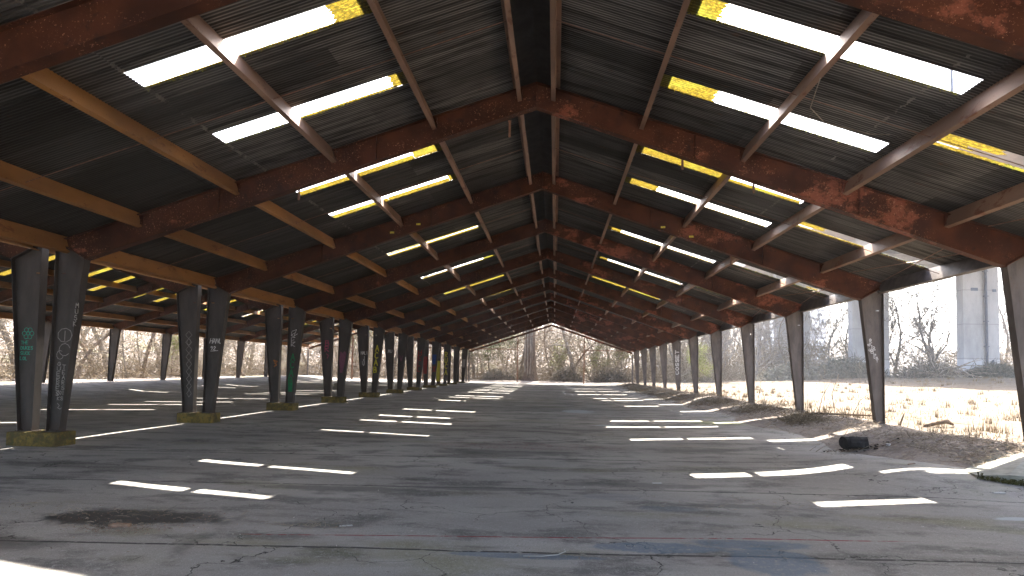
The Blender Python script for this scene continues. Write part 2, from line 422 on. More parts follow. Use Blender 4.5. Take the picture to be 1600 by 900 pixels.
# ------------------------------------------------------------------ setting: terrain and floor
XL2, XR = -33.4, 10.13                      # outer faces of the two sheds
def floor_z(x, y):
    z = .2*sm(32, 84, y) + .45*sm(-27, -33.5, x)
    z = z + .16*np.exp(-((x-6.6)/1.5)**2-((y-12.4)/1.5)**2) - .10*np.exp(-((x-7.6)/1.6)**2-((y-10.1)/.7)**2)
    z = z + .05*sm(5, 9, x)+.02*(vnoise(x*.5, y*.5, 3)-.5)
    return z-.07
def ground_z(x, y):
    inx = sm(-33.2, -34.6, x) + sm(6.7, 9.9, x + 1.4*(vnoise(x*.3, y*.45, 5)-.5)*sm(12,16,y) - .8*sm(14,11,y))
    iny = sm(80.2, 82.5, y) + sm(-20, -22, y)
    o = np.clip(np.maximum(inx, iny), 0, 1)
    side = sm(0, 20, x)
    h = np.where(x > 0, .36, .47)
    h = h + 1.45*sm(14, 46, x)*side
    h = np.where(y > 80, h*sm(-36,9,x)*0+np.where(x>0, .25+(h-.25)*sm(8,14,x), .25+(h-.25)*sm(-30,-36,x)), h)
    h = h + 13*sm(96, 165, y)*sm(26, 4, x) + 10*sm(-43, -85, x)*sm(-40,0,y)
    h = h + (.16*(vnoise(x*.35, y*.35, 1)-.5) + .07*(vnoise(x*1.3, y*1.3, 2)-.5))
    h = h + .9*(vnoise(x*.09, y*.09, 8)-.5)*np.clip(sm(86,110,y)+sm(-38,-48,x),0,1)
    return np.where(o > 0, floor_z(x, y)*(1-o)-.12*(1-o)**1 + h*o + .0, -.12+floor_z(x,y))
def axis(segs):
    out = []
    for a, b, st in segs: out += list(np.arange(a, b, st))
    return np.array(out+[segs[-1][1]])
gx = axis([(-900,-120,60),(-120,-50,3),(-50,-30,1),(-30,5,5),(5,16,.28),(16,60,1.4),(60,150,10),(150,900,75)])
gy = axis([(-300,-20,40),(-20,2,3),(2,34,.35),(34,80,1.2),(80,110,1),(110,180,3.5),(180,260,20),(260,1500,130)])
GX, GY = np.meshgrid(gx, gy, indexing='ij'); GZ = ground_z(GX, GY)
def grid_obj(name, X, Y, Z, mat):
    mb = MB(); a, b = X.shape
    mb.v = list(zip(X.ravel().tolist(), Y.ravel().tolist(), Z.ravel().tolist()))
    mb.f = [(i*b+j, (i+1)*b+j, (i+1)*b+j+1, i*b+j+1) for i in range(a-1) for j in range(b-1)]
    return mb.build(name, mat, smooth=True)
o = grid_obj('ground', GX, GY, GZ, M['ground']); o['kind'] = 'structure'
fx = axis([(-33.6,-14,1.5),(-14,4,.5),(4,9.7,.2)]); fy = axis([(-20,4,2),(4,16,.2),(16,82.2,1)])
FX, FY = np.meshgrid(fx, fy, indexing='ij')
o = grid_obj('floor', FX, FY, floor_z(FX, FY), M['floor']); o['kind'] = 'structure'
def gz(x, y): return float(max(ground_z(np.array(float(x)), np.array(float(y))), floor_z(np.array(float(x)), np.array(float(y))) if (-33.4 < x < 9.6 and y < 82) else -9))

# ------------------------------------------------------------------ sheds
BAY, Y1 = 6.1, 13.30
def FY_(n): return Y1+(n-1)*BAY
SL = .333
PITCH_C, AMP = .0675, .0085

def sheet(mb, xa, xb, y0, y1, zfun, off_a, off_b, nx=3, ragged=None):
    n = max(2, int(round((y1-y0)/(PITCH_C/6)))+1)
    ys = np.linspace(y0, y1, n); zz = AMP*np.cos(2*np.pi*ys/PITCH_C)
    P = []
    for i in range(nx+1):
        t = i/nx; row = []
        for j, y in enumerate(ys):
            a = xa; b = xb
            if ragged is not None:
                b = xb + ragged[j % len(ragged)]
            x = a+(b-a)*t
            row.append((x, float(y), zfun(x)+off_a+(off_b-off_a)*t+zz[j]))
        P.append(row)
    mb.grid(P)

def cut(y0, y1, holes):
    """pieces of [y0, y1] left when the hole intervals are taken out"""
    out = []; a = y0
    for h0, h1 in sorted(holes):
        if h1 <= a or h0 >= y1: continue
        if h0 > a: out.append((a, h0))
        a = max(a, h1)
    if a < y1: out.append((a, y1))
    return out

def web_poly(mb, poly, y, t=.01): mb.prism(poly, y-t/2, y+t/2)

def make_column(base_in, base_out, knee_in, zk, zt, zb, name):
    """tapered I column in the plane y = 0; returns mesh"""
    mb = MB(); s = 1 if base_out > base_in else -1
    def xin(z): return base_in+(knee_in-base_in)*(z-zb)/(zk-zb)
    zc = zk-.32; sh = .016; cx0 = base_out-s*.19; cx1 = base_out-s*.09; t = .005
    q = lambda p: mb.prism(p if s > 0 else p[::-1], -t, t)
    q([(xin(zb),zb),(base_out,zb),(base_out,zc-sh),(xin(zc-sh),zc-sh)])
    q([(xin(zc-sh),zc-sh),(cx0,zc-sh),(cx0,zc+sh),(xin(zc+sh),zc+sh)])
    q([(cx1,zc-sh),(base_out,zc-sh),(base_out,zc+sh),(cx1,zc+sh)])
    q([(xin(zc+sh),zc+sh),(base_out,zc+sh),(base_out,zt),(knee_in,zk)])
    mb.plate((base_in,zb),(knee_in,zk),.013,-.1,.1)
    mb.plate((base_out,zb),(base_out,zt),.013,-.1,.1)
    mb.plate((knee_in,zk+.004),(base_out,zt+.004),.02,-.1,.1)
    mb.box(min(base_in,base_out)-.03,max(base_in,base_out)+.03,-.13,.13,zb,zb+.02)
    for bx in (base_in+s*.07, base_out-s*.06):
        for by in (-.06,.06): mb.tube([(bx,by,zb+.015),(bx,by,zb+.06)],.014,6)
    return mb.mesh(name)

def make_rafter(xa, za, xk, zk, xo, zt, ztop0, lines, name):
    mb = MB(); s = 1 if xo > xa else -1
    top = lambda x: ztop0-SL*abs(x-xa)
    poly = [(xa,za),(xk,zk),(xo,zt),(xo,top(xo)),(xa,top(xa))]
    mb.prism(poly if s < 0 else poly[::-1], -.005, .005)
    mb.plate((xa,za),(xk,zk),.014,-.1,.1)
    mb.plate((xa,top(xa)),(xo,top(xo)),.012,-.09,.09)
    mb.plate((xk,zk+.028),(xo,zt+.028),.016,-.1,.1)
    mb.plate((xa+s*.004,za-.02),(xa+s*.004,top(xa)),.014,-.1,.1)
    # stiffener at knee
    for k in (.35,.7):
        x = xa+(xk-xa)*k; zb_ = za+(zk-za)*k
        mb.box(x-.005,x+.005,-.09,.09,zb_+.01,top(x)-.01)
    for x in lines:
        z = 7.945-SL*abs(x-xa)
        mb.box(x-s*.012-.004, x-s*.012+.004, -.085, .085, z+.03, z+.24)
        for by in (-.05, .05):
            for bz in (.09, .18): mb.tube([(x-s*.03, by, z+bz), (x-s*.0, by, z+bz)], .012, 5)
    for k in range(2):
        mb.tube([(xa+s*.03,-.06+.12*k,za+.12),(xa-s*.05,-.06+.12*k,za+.12)],.014,6)
    return mb.mesh(name)

def make_purlin_profile(mb, xb, zb, s, y0, y1, h=.335, w=.09):
    d = Vector((s*.9487,-.3162)); n = Vector((s*.3162,.9487)); p = Vector((xb,zb)); t = .007
    q = p+n*h
    mb.plate(p, q, t, y0, y1)
    mb.plate(p-d*t/2, p+d*w, t, y0, y1)
    mb.plate(q-d*t/2, q+d*w, t, y0, y1)
    mb.plate(p+d*w, p+d*w+n*.022, t*.8, y0, y1)

def top_plane(apex, ztop): return lambda x: ztop-SL*abs(x-apex)

def shed(name, label, apex, ridge_dx, left, right, n0, n1, mats, slots, detail):
    """left/right: dict of column geometry; slots: {side: {row: [(yc, open pieces...)]}}"""
    root = thing(name, label, 'shed', (0, FY_(1), 0))
    oy = FY_(1)
    def put(o):       # geometry below is in world coordinates
        return o
    zs = 8.28                        # underside of sheets at the ridge
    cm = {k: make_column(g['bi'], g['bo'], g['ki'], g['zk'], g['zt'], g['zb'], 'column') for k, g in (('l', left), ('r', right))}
    for k in cm: cm[k].materials.append(M['column'] if cm[k].vertices[0].co.x > 0 else M['column_shaded'])
    rm = {}
    for k, g in (('l', left), ('r', right)):
        rm[k] = make_rafter(apex, 7.67, g['ki'], g['zk'], g['bo'], g['zt'], zs-.06, detail['purl_'+k][:-1], 'rafter')
        rm[k].materials.append(mats['raf_'+k])
    cols = {}
    for n in range(n0, n1):
        for k in 'lr':
            cols[(k, n)] = copy_mesh('column', cm[k], root, (0, FY_(n)-oy, 0))
            copy_mesh('rafter', rm[k], root, (0, FY_(n)-oy, 0))
    # end frame: light rafters and straight posts
    ye = FY_(n1)
    for k, g in (('l', left), ('r', right)):
        mb = MB(); s = 1 if g['bo'] > apex else -1
        mb.plate((apex,7.78),(g['bo'],7.78-SL*abs(g['bo']-apex)),.24,ye-.006,ye+.006)
        mb.plate((apex,7.66),(g['bo'],7.66-SL*abs(g['bo']-apex)),.012,ye-.06,ye+.06)
        mb.build('end_rafter', mats['raf_'+k], root).location.y = -oy
        mb = MB(); xx = g['bo']
        mb.box(xx-.09,xx+.09,ye-.09,ye+.09,g['zb'] - .1,7.6-SL*abs(xx-apex))
        mb.build('end_post', M['strut'], root).location.y = -oy
    for xx in detail['posts']:
        mb = MB(); zz = 7.62-SL*abs(xx-apex); b = detail['post_z']
        mb.box(xx-.006,xx+.006,ye-.09,ye+.09,b,zz)
        mb.box(xx-.07,xx+.07,ye-.095,ye-.085,b,zz); mb.box(xx-.07,xx+.07,ye+.085,ye+.095,b,zz)
        mb.build('end_post', M['rod'], root).location.y = -oy
    xs = [left['bo'], *detail['posts'], right['bo']]
    for a, b in ((xs[0],xs[1]),(xs[-2],xs[-1])):
        mb = MB(); mb.box(a+.1,b-.1,ye-.1,ye-.02,4.48,4.58); mb.build('girt', M['rod'], root).location.y = -oy
    mb = MB()
    for a in (xs[1],xs[-2]):
        mb.plate((a, 7.12-SL*abs(a-apex)),(apex,7.12),.07,ye-.1,ye-.03)
    mb.box(apex-.04,apex+.04,ye-.08,ye-.0,6.95,7.7)
    mb.build('gable_brace', M['rod'], root).location.y = -oy
    # purlins
    for k, g in (('l', left), ('r', right)):
        s = -1 if k == 'l' else 1
        lines = detail['purl_'+k]
        for i, x in enumerate(lines):
            z = 7.945-SL*abs(x-apex)
            mat = mats['pur'][(k, i)]
            eave = i == len(lines)-1
            hh = .30 if not eave else .36
            if eave: z -= .05
            me = None; rest = MB()
            for n in range(n0, n1):
                y0, y1 = FY_(n)+.008, FY_(n+1)-.008
                if -1 <= n <= 6 and detail['split']:
                    if me is None:
                        mb = MB(); make_purlin_profile(mb, x, z, s, y0-FY_(n), y1-FY_(n), .335 if not eave else .38)
                        me = mb.mesh('purlin' if not eave else 'eave_strut'); me.materials.append(mat)
                    copy_mesh('purlin' if not eave else 'eave_strut', me, root, (0, FY_(n)-oy, 0))
                else: make_purlin_profile(rest, x, z, s, y0, y1, .335 if not eave else .38)
            if rest.v:
                o = rest.build('purlin' if not eave else 'eave_strut', mat, root, kind='stuff'); o.location.y = -oy
        # sag rods
        for n in range(n0, min(n1, 7)):
            mb = MB(); ym = FY_(n)+3.05
            pts = [(x, ym+.01*i, 8.02-SL*abs(x-apex)) for i, x in enumerate(lines)]
            mb.tube([(pts[0][0], ym, 8.02-SL*abs(pts[0][0]-apex)), (pts[-1][0], ym, 8.02-SL*abs(pts[-1][0]-apex))], .008, 5)
            mb.build('sag_rod', M['rod'], root).location.y = -oy
        # flange braces from the rafter to the purlins
        for n in range(max(n0,1), 5):
            mb = MB()
            for i in (2,4):
                x = lines[i]; zr = 7.67+(g['zk']-7.67)*abs(x-apex)/abs(g['ki']-apex)
                mb.tube([(x,FY_(n)+.07,zr+.01),(x,FY_(n)+.62,7.96-SL*abs(x-apex))],.011,5)
            mb.build('flange_brace', M['rod'], root).location.y = -oy
        # roof sheets, three rows of sheets down each slope
        zf = top_plane(apex, zs)
        rows = detail['rows_'+k]
        for n in range(n0, n1):
            y0, y1 = FY_(n), FY_(n+1)
            mb = MB()
            for r, (xa, xb) in enumerate(rows):
                holes = [(yc-w/2, yc+w/2) for (yc, w, pieces) in slots[k].get(r, [])]
                for a, b in cut(y0, y1, holes):
                    # keep whole sheets so that laps show
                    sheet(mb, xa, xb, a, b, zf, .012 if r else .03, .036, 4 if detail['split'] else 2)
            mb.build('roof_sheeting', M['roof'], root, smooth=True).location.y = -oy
        for r in slots[k]:
            for yc, w, pieces in slots[k][r]:
                if yc < FY_(n0) or yc > FY_(n1): continue
                if detail['split'] and yc < 30:
                    xa_, xb_ = (L0, L1) if k == 'l' else ((R0, R1) if r == 1 else (6.3, 10.0))
                    mo = MB()
                    for _ in range(420):
                        t_ = rnd.random(); x = xa_+(xb_-xa_)*t_
                        thick = .012+.06*max(0, float(vnoise(x*2.3, yc, 4))-.35)
                        y = yc+w/2+.01-rnd.random()**1.5*thick*2.2; z = zf(x)+.01+rnd.gauss(0,.012)
                        q = [(x+rnd.gauss(0,.016), y+rnd.gauss(0,.010), z+rnd.gauss(0,.010)) for _ in range(3)]
                        mo.face(q)
                    mo.build('moss', M['moss_y'], root, kind='stuff').location.y = -oy
                mb = MB()
                for (xa, xb, ya, yb, rag) in pieces:
                    rr = None
                    if rag:
                        rr = [rnd.uniform(-rag, rag) for _ in range(400)]
                        rr = [(rr[i]+rr[max(0,i-1)]+rr[max(0,i-2)])/2 for i in range(400)]
                    if ya < yb - .01: sheet(mb, xa, xb, yc-w/2+ya*w, yc-w/2+yb*w, zf, .016, .024, 3, rr)
                if mb.v: mb.build('skylight_panel', M['frp'], root, smooth=True).location.y = -oy
    # ridge cap
    mb = MB()
    P = [[(apex-.75, FY_(n0), zs-SL*.75+.07), (apex-.75, FY_(n1)+.2, zs-SL*.75+.07)], [(apex, FY_(n0), zs+.09), (apex, FY_(n1)+.2, zs+.09)], [(apex+.75, FY_(n0), zs-SL*.75+.07), (apex+.75, FY_(n1)+.2, zs-SL*.75+.07)]]
    mb.grid(P); mb.build('ridge_cap', M['ridge'], root).location.y = -oy
    return root, cols

# pieces: (x_start, x_end, y fraction start, y fraction end, raggedness)
def strip(xa, xb, w=.1, rag=0): return (xa, xb, 1-w, 1.02, rag)
L0, L1 = -2.98, -6.66
R0, R1 = 1.97, 6.06
def full(xa, xb): return [(xa, xb, -.02, 1.02, 0)]
W = .47
rr = rnd.random
slots_main = {'l': {1: [
    (2.9, W, [strip(L0,L1,.12)]), (5.35, W, [strip(L0,L1,.12)]),
    (9.02, W, [(L0,-3.55,-.02,1.02,.05), strip(-3.5,L1,.10)]),
    (11.42, W, [(L0,-3.27,-.02,1.02,.03), strip(-3.2,-5.3,.13)]),
    (15.05, W, [(L0,-3.7,-.02,1.02,.03), strip(-3.7,L1,.55)]),
    (17.42, W, [(L0,-3.2,-.02,1.02,.02), strip(-3.2,-5.0,.6), strip(-5.0,L1,.52)]),
    (21.15, W, full(L0,L1)),
    (23.5, W, [(L0,L1,.0,.34,0), strip(L0,L1,.42)]),
    (27.25, W, [strip(L0,L1,.4)]),
    (29.6, W, [(L0,-3.6,-.02,1.02,.03), strip(L0,L1,.42)]),
    (33.35, W, [strip(L0,L1,.15)]), (35.7, W, full(L0,L1)), (39.5, W, full(L0,L1)),
    (41.8, W, [(L0,-4.9,-.02,1.02,.04)]), (45.6, W, [strip(L0,L1,.2)]), (48.0, W, []), (51.7, W, full(L0,L1)),
    (54.1, W, [strip(L0,L1,.2)]), (57.8, W, []), (60.2, W, [strip(L0,L1,.2)]), (63.9, W, []), (66.3, W, full(L0,-4.6)), (70, W, []), (72.5, W, []), (76.1, W, [])]},
  'r': {1: [
    (3.05, W, [strip(R0,R1,.12)]), (5.5, W, [strip(R0,R1,.12)]),
    (9.15, W, [(R0,2.47,-.02,1.02,.04), strip(2.4,R1,.07,.0)]),
    (11.6, W, [(R0,3.03,-.02,1.02,.07)]),
    (15.2, W, [(R0,4.2,-.02,1.02,.02), strip(4.2,R1,.36)]),
    (17.68, W, [(R0,2.9,-.02,1.02,.03), strip(2.8,R1,.10)]),
    (21.3, W, full(R0,R1)), (23.7, W, [(R0,2.5,-.02,1.02,.04), strip(R0,R1,.2)]),
    (27.4, W, [strip(R0,R1,.35)]), (29.8, W, [(R0,2.5,-.02,1.02,.04), strip(R0,R1,.22)]), (33.5, W, full(R0,R1)), (35.95, W, full(R0,R1)),
    (39.6, W, full(R0,4)), (42.1, W, full(R0,R1)), (45.7, W, full(R0,3.4)), (48.2, W, full(R0,3)), (51.8, W, full(R0,R1)), (54.3, W, []), (57.9, W, full(R0,R1)), (60.4, W, []),
    (64, W, full(R0,R1)), (66.5, W, []), (70.1, W, full(R0,R1)), (76.2, W, full(R0,R1))],
   2: [(4.6, W, [strip(6.4,10.0,.1)]), (10.68, W, [(6.3,7.55,.0,.42,.10), (6.3,7.1,.42,.72,.12), strip(6.3,10.3,.2)]),
    (16.75, W, [(6.3,7.2,.0,.6,.12), strip(6.3,8.4,.12)]),
    (22.8, W, [(9.2,9.6,.3,.6,.02)]), (28.85, W, []), (35.0, W, []), (41.0, W, []), (47.2, W, []), (53.3, W, full(6.3,8.3)), (59.4, W, [])]}}

cl = dict(bi=-11.137, bo=-11.43, ki=-10.753, zk=4.17, zt=4.55, zb=.24)
cr = dict(bi=9.89, bo=10.13, ki=9.47, zk=4.17, zt=4.55, zb=.30)
pur = {}
for i in range(6):
    pur[('l', i)] = M['purlin_c'] if i < 4 else M['purlin_l']
    pur[('r', i)] = M['purlin_r'] if i < 5 else M['strut']
pur[('l',3)] = M['purlin_l'] ; pur[('l',0)] = pur[('r',0)] = M['purlin_c']
main, mcols = shed('open_shed', 'long open rusty steel shed with a ridge roof, seen from inside', -.5, .33, cl, cr, -2, 12,
    dict(raf_l=M['rafter_l'], raf_r=M['rafter_r'], pur=pur), slots_main,
    dict(posts=[-4.98, 3.80], post_z=.1, split=True,
         purl_l=[-.83,-2.74,-5.01,-7.23,-9.49,-11.17], purl_r=[-.17,1.78,3.98,6.15,8.26,10.0],
         rows_l=[(-1.0,-3.12),(-2.96,-6.80),(-6.64,-11.52)], rows_r=[(0.0,2.14),(1.95,6.28),(6.08,10.42)]))

slots2 = {'l': {1: []}, 'r': {1: []}}
for n in range(-2, 12):
    for off in (-4.28, -1.85):
        y = FY_(n+1)+off
        if y > FY_(12)-.4: continue
        q = rnd.random()
        slots2['l'][1].append((y, W, [strip(-25,-28.7,.3)] if q < .45 else full(-25,-28.7)))
        q = rnd.random()
        slots2['r'][1].append((y, W, [strip(-20.0,-16,.35)] if q < .5 else full(-20.0,-16)))
pur2 = {(k, i): (M['purlin_l'] if i else M['purlin_c']) for k in 'lr' for i in range(6)}
c2l = dict(bi=-32.97, bo=-33.28, ki=-32.55, zk=4.30, zt=4.65, zb=.44)
c2r = dict(bi=-12.10, bo=-11.77, ki=-12.49, zk=4.17, zt=4.55, zb=.24)
left_shed, lcols = shed('open_shed', 'second open steel shed standing against the left side of the nearer one', -22.5, .33, c2l, c2r, -2, 12,
    dict(raf_l=M['rafter_l'], raf_r=M['rafter_l'], pur=pur2), slots2,
    dict(posts=[-27.2,-17.6], post_z=.1, split=False,
         purl_l=[-22.83,-24.75,-27.0,-29.2,-31.4,-33.05], purl_r=[-22.17,-20.25,-18.0,-15.8,-13.6,-12.0],
         rows_l=[(-23.0,-25.15),(-25,-28.8),(-28.65,-33.5)], rows_r=[(-22.0,-19.9),(-20.05,-15.95),(-16.1,-11.64)]))

# gutter bar in the valley
mb = MB(); y0, y1 = FY_(-2), FY_(12)
mb.box(-11.98,-11.86,y0,y1,4.50,4.62)
mb.build('valley_bar', M['gutter'], left_shed).location.y = -FY_(1)

# right eave: second thin rail and cross rods
for n in range(0, 7):
    mb = MB(); a, b = FY_(n), FY_(n+1)
    mb.tube([(9.1,a+.1,5.02),(10.02,b-.1,4.72)],.01,5); mb.tube([(10.02,a+.1,4.72),(9.1,b-.1,5.02)],.01,5)
    mb.build('eave_brace', M['rod'], main).location.y = -FY_(1)

# yellow tags on the second rafter
for x, z in ((3.37,6.44),(4.26,6.14),(-5.37,6.22),(-4.51,6.50)):
    mb = MB(); mb.box(x-.07,x+.07,19.39-.02,19.39-.008,z-.03,z+.03)
    mb.build('marker_tag', M['tagy'], main, label='small yellow tag stuck to the rafter').location.y = -FY_(1)

# bits of flashing left hanging from the rafters
for x, y, z, h in ((5.55,19.55,5.75,.5),(4.3,13.42,6.0,.22),(-5.9,13.42,5.9,.3),(2.75,13.42,6.6,.3),(7.3,25.6,5.2,.45),(-1.1,13.42,7.4,.35)):
    mb = MB(); mb.box(x-.025,x+.025,y-.004,y+.004,z-h,z); mb.box(x-.04,x+.03,y-.02,y+.02,z,z+.03)
    mb.build('hanging_bracket', M['rod'], main).location.y = -FY_(1)

# footings under the column pairs
for n in range(-2, 12):
    y = FY_(n); mb = MB()
    pts = []
    jr = lambda: rnd.uniform(-.02,.02)
    z0 = float(floor_z(np.array(-11.6), np.array(y)))
    mb.prism_z([(-12.19+jr(),y-.28+jr()),(-11.05+jr(),y-.28+jr()),(-11.02+jr(),y+.28),(-12.2+jr(),y+.28)], z0-.1, .245)
    o = mb.build('concrete_footing', M['footing']); 
    bv = o.modifiers.new('b', 'BEVEL'); bv.width = .025; bv.segments = 2
    nth = ['','','nearest','second nearest','third nearest','fourth nearest']
    names = {-2:'behind the camera', }
    idx = n
    lab = {1:'mossy yellow-painted concrete footing under the first pair of columns',2:'mossy yellow footing under the second pair of columns with flower-chain drawing',
           3:'mossy yellow footing under the column with green ACAB letters',4:'dark mossy footing under the column with the mauve patch',
           5:'mossy footing under the column with yellow ACAB letters'}.get(n, {6:'mossy footing under the sixth pair of columns with the white MU tag',7:'mossy footing under the seventh pair with red HELL letters',8:'mossy footing under the eighth pair with blue and red paint',9:'mossy footing under the ninth pair with yellow RUCA letters',10:'low footing under the tenth column pair, last but one',11:'low footing under the eleventh and farthest column pair'}.get(n, ['concrete footing two bays behind the first column pair','concrete footing one bay nearer than the first column pair','concrete footing just nearer than the first column pair'][n+2 if n < 1 else 0]))
    tag(o, lab, 'footing', 'concrete footings between the two sheds')

# ------------------------------------------------------------------ graffiti
GL = {'A':[[(0,0),(.5,1),(1,0)],[(.2,.4),(.8,.4)]],'B':[[(0,0),(0,1),(.7,.95),(.75,.6),(.05,.52),(.85,.45),(.85,.08),(0,0)]],'C':[[(.95,.85),(.5,1),(.1,.75),(.05,.3),(.45,0),(.95,.15)]],
 'D':[[(0,0),(0,1),(.7,.85),(.9,.45),(.6,.05),(0,0)]],'E':[[(.9,1),(0,1),(0,0),(.9,0)],[(0,.5),(.7,.5)]],'F':[[(.9,1),(0,1),(0,0)],[(0,.5),(.7,.5)]],'G':[[(.9,.85),(.5,1),(.1,.7),(.1,.25),(.5,0),(.9,.2),(.9,.5),(.5,.5)]],
 'H':[[(0,0),(0,1)],[(1,0),(1,1)],[(0,.5),(1,.5)]],'I':[[(.5,0),(.5,1)]],'J':[[(.8,1),(.8,.2),(.4,0),(.1,.25)]],'K':[[(0,0),(0,1)],[(.9,1),(0,.45),(.9,0)]],'L':[[(0,1),(0,0),(.85,0)]],
 'M':[[(0,0),(.1,1),(.5,.4),(.9,1),(1,0)]],'N':[[(0,0),(0,1),(1,0),(1,1)]],'O':[[(.5,0),(.1,.25),(.1,.75),(.5,1),(.9,.75),(.9,.25),(.5,0)]],'P':[[(0,0),(0,1),(.8,.9),(.8,.55),(0,.5)]],
 'R':[[(0,0),(0,1),(.8,.9),(.75,.55),(0,.5),(.9,0)]],'S':[[(.9,.85),(.5,1),(.1,.8),(.2,.55),(.8,.42),(.9,.15),(.5,0),(.05,.15)]],'T':[[(0,1),(1,1)],[(.5,1),(.5,0)]],
 'U':[[(0,1),(.05,.2),(.5,0),(.95,.2),(1,1)]],'W':[[(0,1),(.25,0),(.5,.7),(.75,0),(1,1)]],'X':[[(0,0),(1,1)],[(0,1),(1,0)]],'Y':[[(0,1),(.5,.5),(1,1)],[(.5,.5),(.5,0)]],
 '0':[[(.5,0),(.1,.25),(.1,.75),(.5,1),(.9,.75),(.9,.25),(.5,0)]],'1':[[(.3,.8),(.5,1),(.5,0)]],'2':[[(.1,.8),(.5,1),(.9,.75),(.1,0),(.95,0)]],'8':[[(.5,.5),(.15,.75),(.5,1),(.85,.75),(.5,.5),(.1,.25),(.5,0),(.9,.25),(.5,.5)]],
 '9':[[(.85,.6),(.4,.5),(.1,.75),(.5,1),(.9,.8),(.8,.3),(.4,0)]],'*':[[(.2,.2),(.8,.8)],[(.2,.8),(.8,.2)]],'V':[[(0,1),(.5,0),(1,1)]],'@':[[(.7,.5),(.5,.3),(.35,.5),(.5,.7),(.7,.5),(.8,.35),(1,.6),(.6,1),(.1,.7),(.1,.3),(.5,0),(.9,.1)]]}
def stroke(mb, pts, w, y, smoothing=3):
    pts = [Vector((p[0], p[1])) for p in pts]
    n = len(pts)
    for i in range(n-1):
        a, b = pts[i], pts[i+1]; d = b-a
        if d.length < 1e-5: continue
        d.normalize(); nn = Vector((-d.y, d.x))*w/2; e = d*w*.3
        q = [a-nn-e, b-nn+e, b+nn+e, a+nn-e]; yy = y-.0006*(i % 3)
        mb.prism([(p.x, p.y) for p in q], yy-.0015, yy)
def letters(mb, txt, x, z, w, h, sw, y, vertical=False, slant=0, jit=.06, gap=.25):
    for i, ch in enumerate(txt):
        if ch == ' ': continue
        for st in GL[ch]:
            P = []
            for (u, v) in st:
                px = (u-.5)*w+rnd.uniform(-jit,jit)*w; pz = v*h+rnd.uniform(-jit,jit)*h
                if vertical: P.append((x+px+slant*i, z-i*h*(1+gap)-h+pz))
                else: P.append((x+i*w*(1+gap)+px+slant*pz, z+pz))
            stroke(mb, P, sw, y)
def turned(mb, txt, x, z, w, h, sw, y, jit=.05):      # letters lying on their side, reading upwards
    for i, ch in enumerate(txt):
        for st in GL[ch]:
            stroke(mb, [(x-(v-.5)*h+rnd.uniform(-jit,jit)*h, z+i*w*1.2+u*w+rnd.uniform(-jit,jit)*w) for u, v in st], sw, y)
def circle(cx, cz, rx, rz, n=10, a0=0, a1=6.283): return [(cx+rx*math.cos(a0+(a1-a0)*i/n), cz+rz*math.sin(a0+(a1-a0)*i/n)) for i in range(n+1)]
def graf(colobj, n, mb, mat, label):
    # mesh built in world x,z with y relative to the column's plane
    o = mb.build('graffiti', M[mat], colobj, label=label); return o
YS = -.008
# first pair
mb = MB()
for k in range(6):
    a = k*math.pi/3; mb_c = (-12.06+.09*math.cos(a), 2.46+.09*math.sin(a)); stroke(mb, circle(*mb_c,.05,.05,8), .012, YS)
stroke(mb, circle(-12.06,2.46,.035,.035,8), .012, YS)
for i, tx in enumerate(('THE','DUKES','SUCK','LOL')): letters(mb, tx, -12.19, 2.21-i*.12, .05, .075, .013, YS, gap=.2)
graf(lcols[('r',1)], 1, mb, 'p_teal', 'small teal marker writing under a flower')
mb = MB()
stroke(mb, circle(-11.18,2.43,.17,.16,9), .014, YS); stroke(mb, [(-11.18,2.53),(-11.18,2.30)], .016, YS)
stroke(mb, circle(-11.17,2.10,.13,.14,9,.3,5.6), .014, YS); stroke(mb, circle(-11.27,1.98,.08,.1,8,1,6), .012, YS)
letters(mb, 'GUERRES', -11.28, 1.82, .08, .09, .014, YS, vertical=True, gap=.25)
letters(mb, 'TEARS', -11.16, 1.75, .07, .09, .014, YS, vertical=True, gap=.3)
letters(mb, '2018', -11.27, 1.08, .05, .08, .012, YS, gap=.2); letters(mb, 'KS', -11.25, .95, .06, .08, .012, YS)
stroke(mb, [(-11.27,.88),(-11.22,.83),(-11.26,.78),(-11.2,.75),(-11.15,.8)], .012, YS)
graf(mcols[('l',1)], 1, mb, 'p_grey', 'pale outline scrawl down the web')
mb = MB(); letters(mb, 'MUSK', -10.84, 3.16, .07, .11, .016, -.108, vertical=True, slant=-.012, gap=.25)
graf(mcols[('l',1)], 1, mb, 'p_grey', 'white letters M U S K down the flange edge')
mb = MB(); letters(mb, 'YES', -10.97, 2.35, .07, .12, .016, YS, vertical=True, slant=-.015, gap=.2)
graf(mcols[('l',1)], 1, mb, 'p_teal', 'small teal letters near the edge')
# second pair
mb = MB()
for i in range(9):
    z = 2.9-i*.24; wv = .11-.004*i
    stroke(mb, [(-12.06+i*.012,z),(-12.06-wv+i*.012,z-.12),(-12.06+i*.012,z-.24),(-12.06+wv+i*.012,z-.12),(-12.06+i*.012,z)], .011, YS)
stroke(mb, circle(-12.05,2.55,.06,.1,8), .011, YS)
graf(lcols[('r',2)], 2, mb, 'p_grey', 'faint chalk chain of diamonds')
mb = MB(); letters(mb, 'HANU', -11.30, 2.52, .085, .15, .02, YS, gap=.2, slant=.2); letters(mb, '92', -11.27, 2.3, .08, .12, .018, YS)
stroke(mb, [(-11.3,2.26),(-11.05,2.28)], .015, YS)
graf(mcols[('l',2)], 2, mb, 'p_white', 'white marker tag')
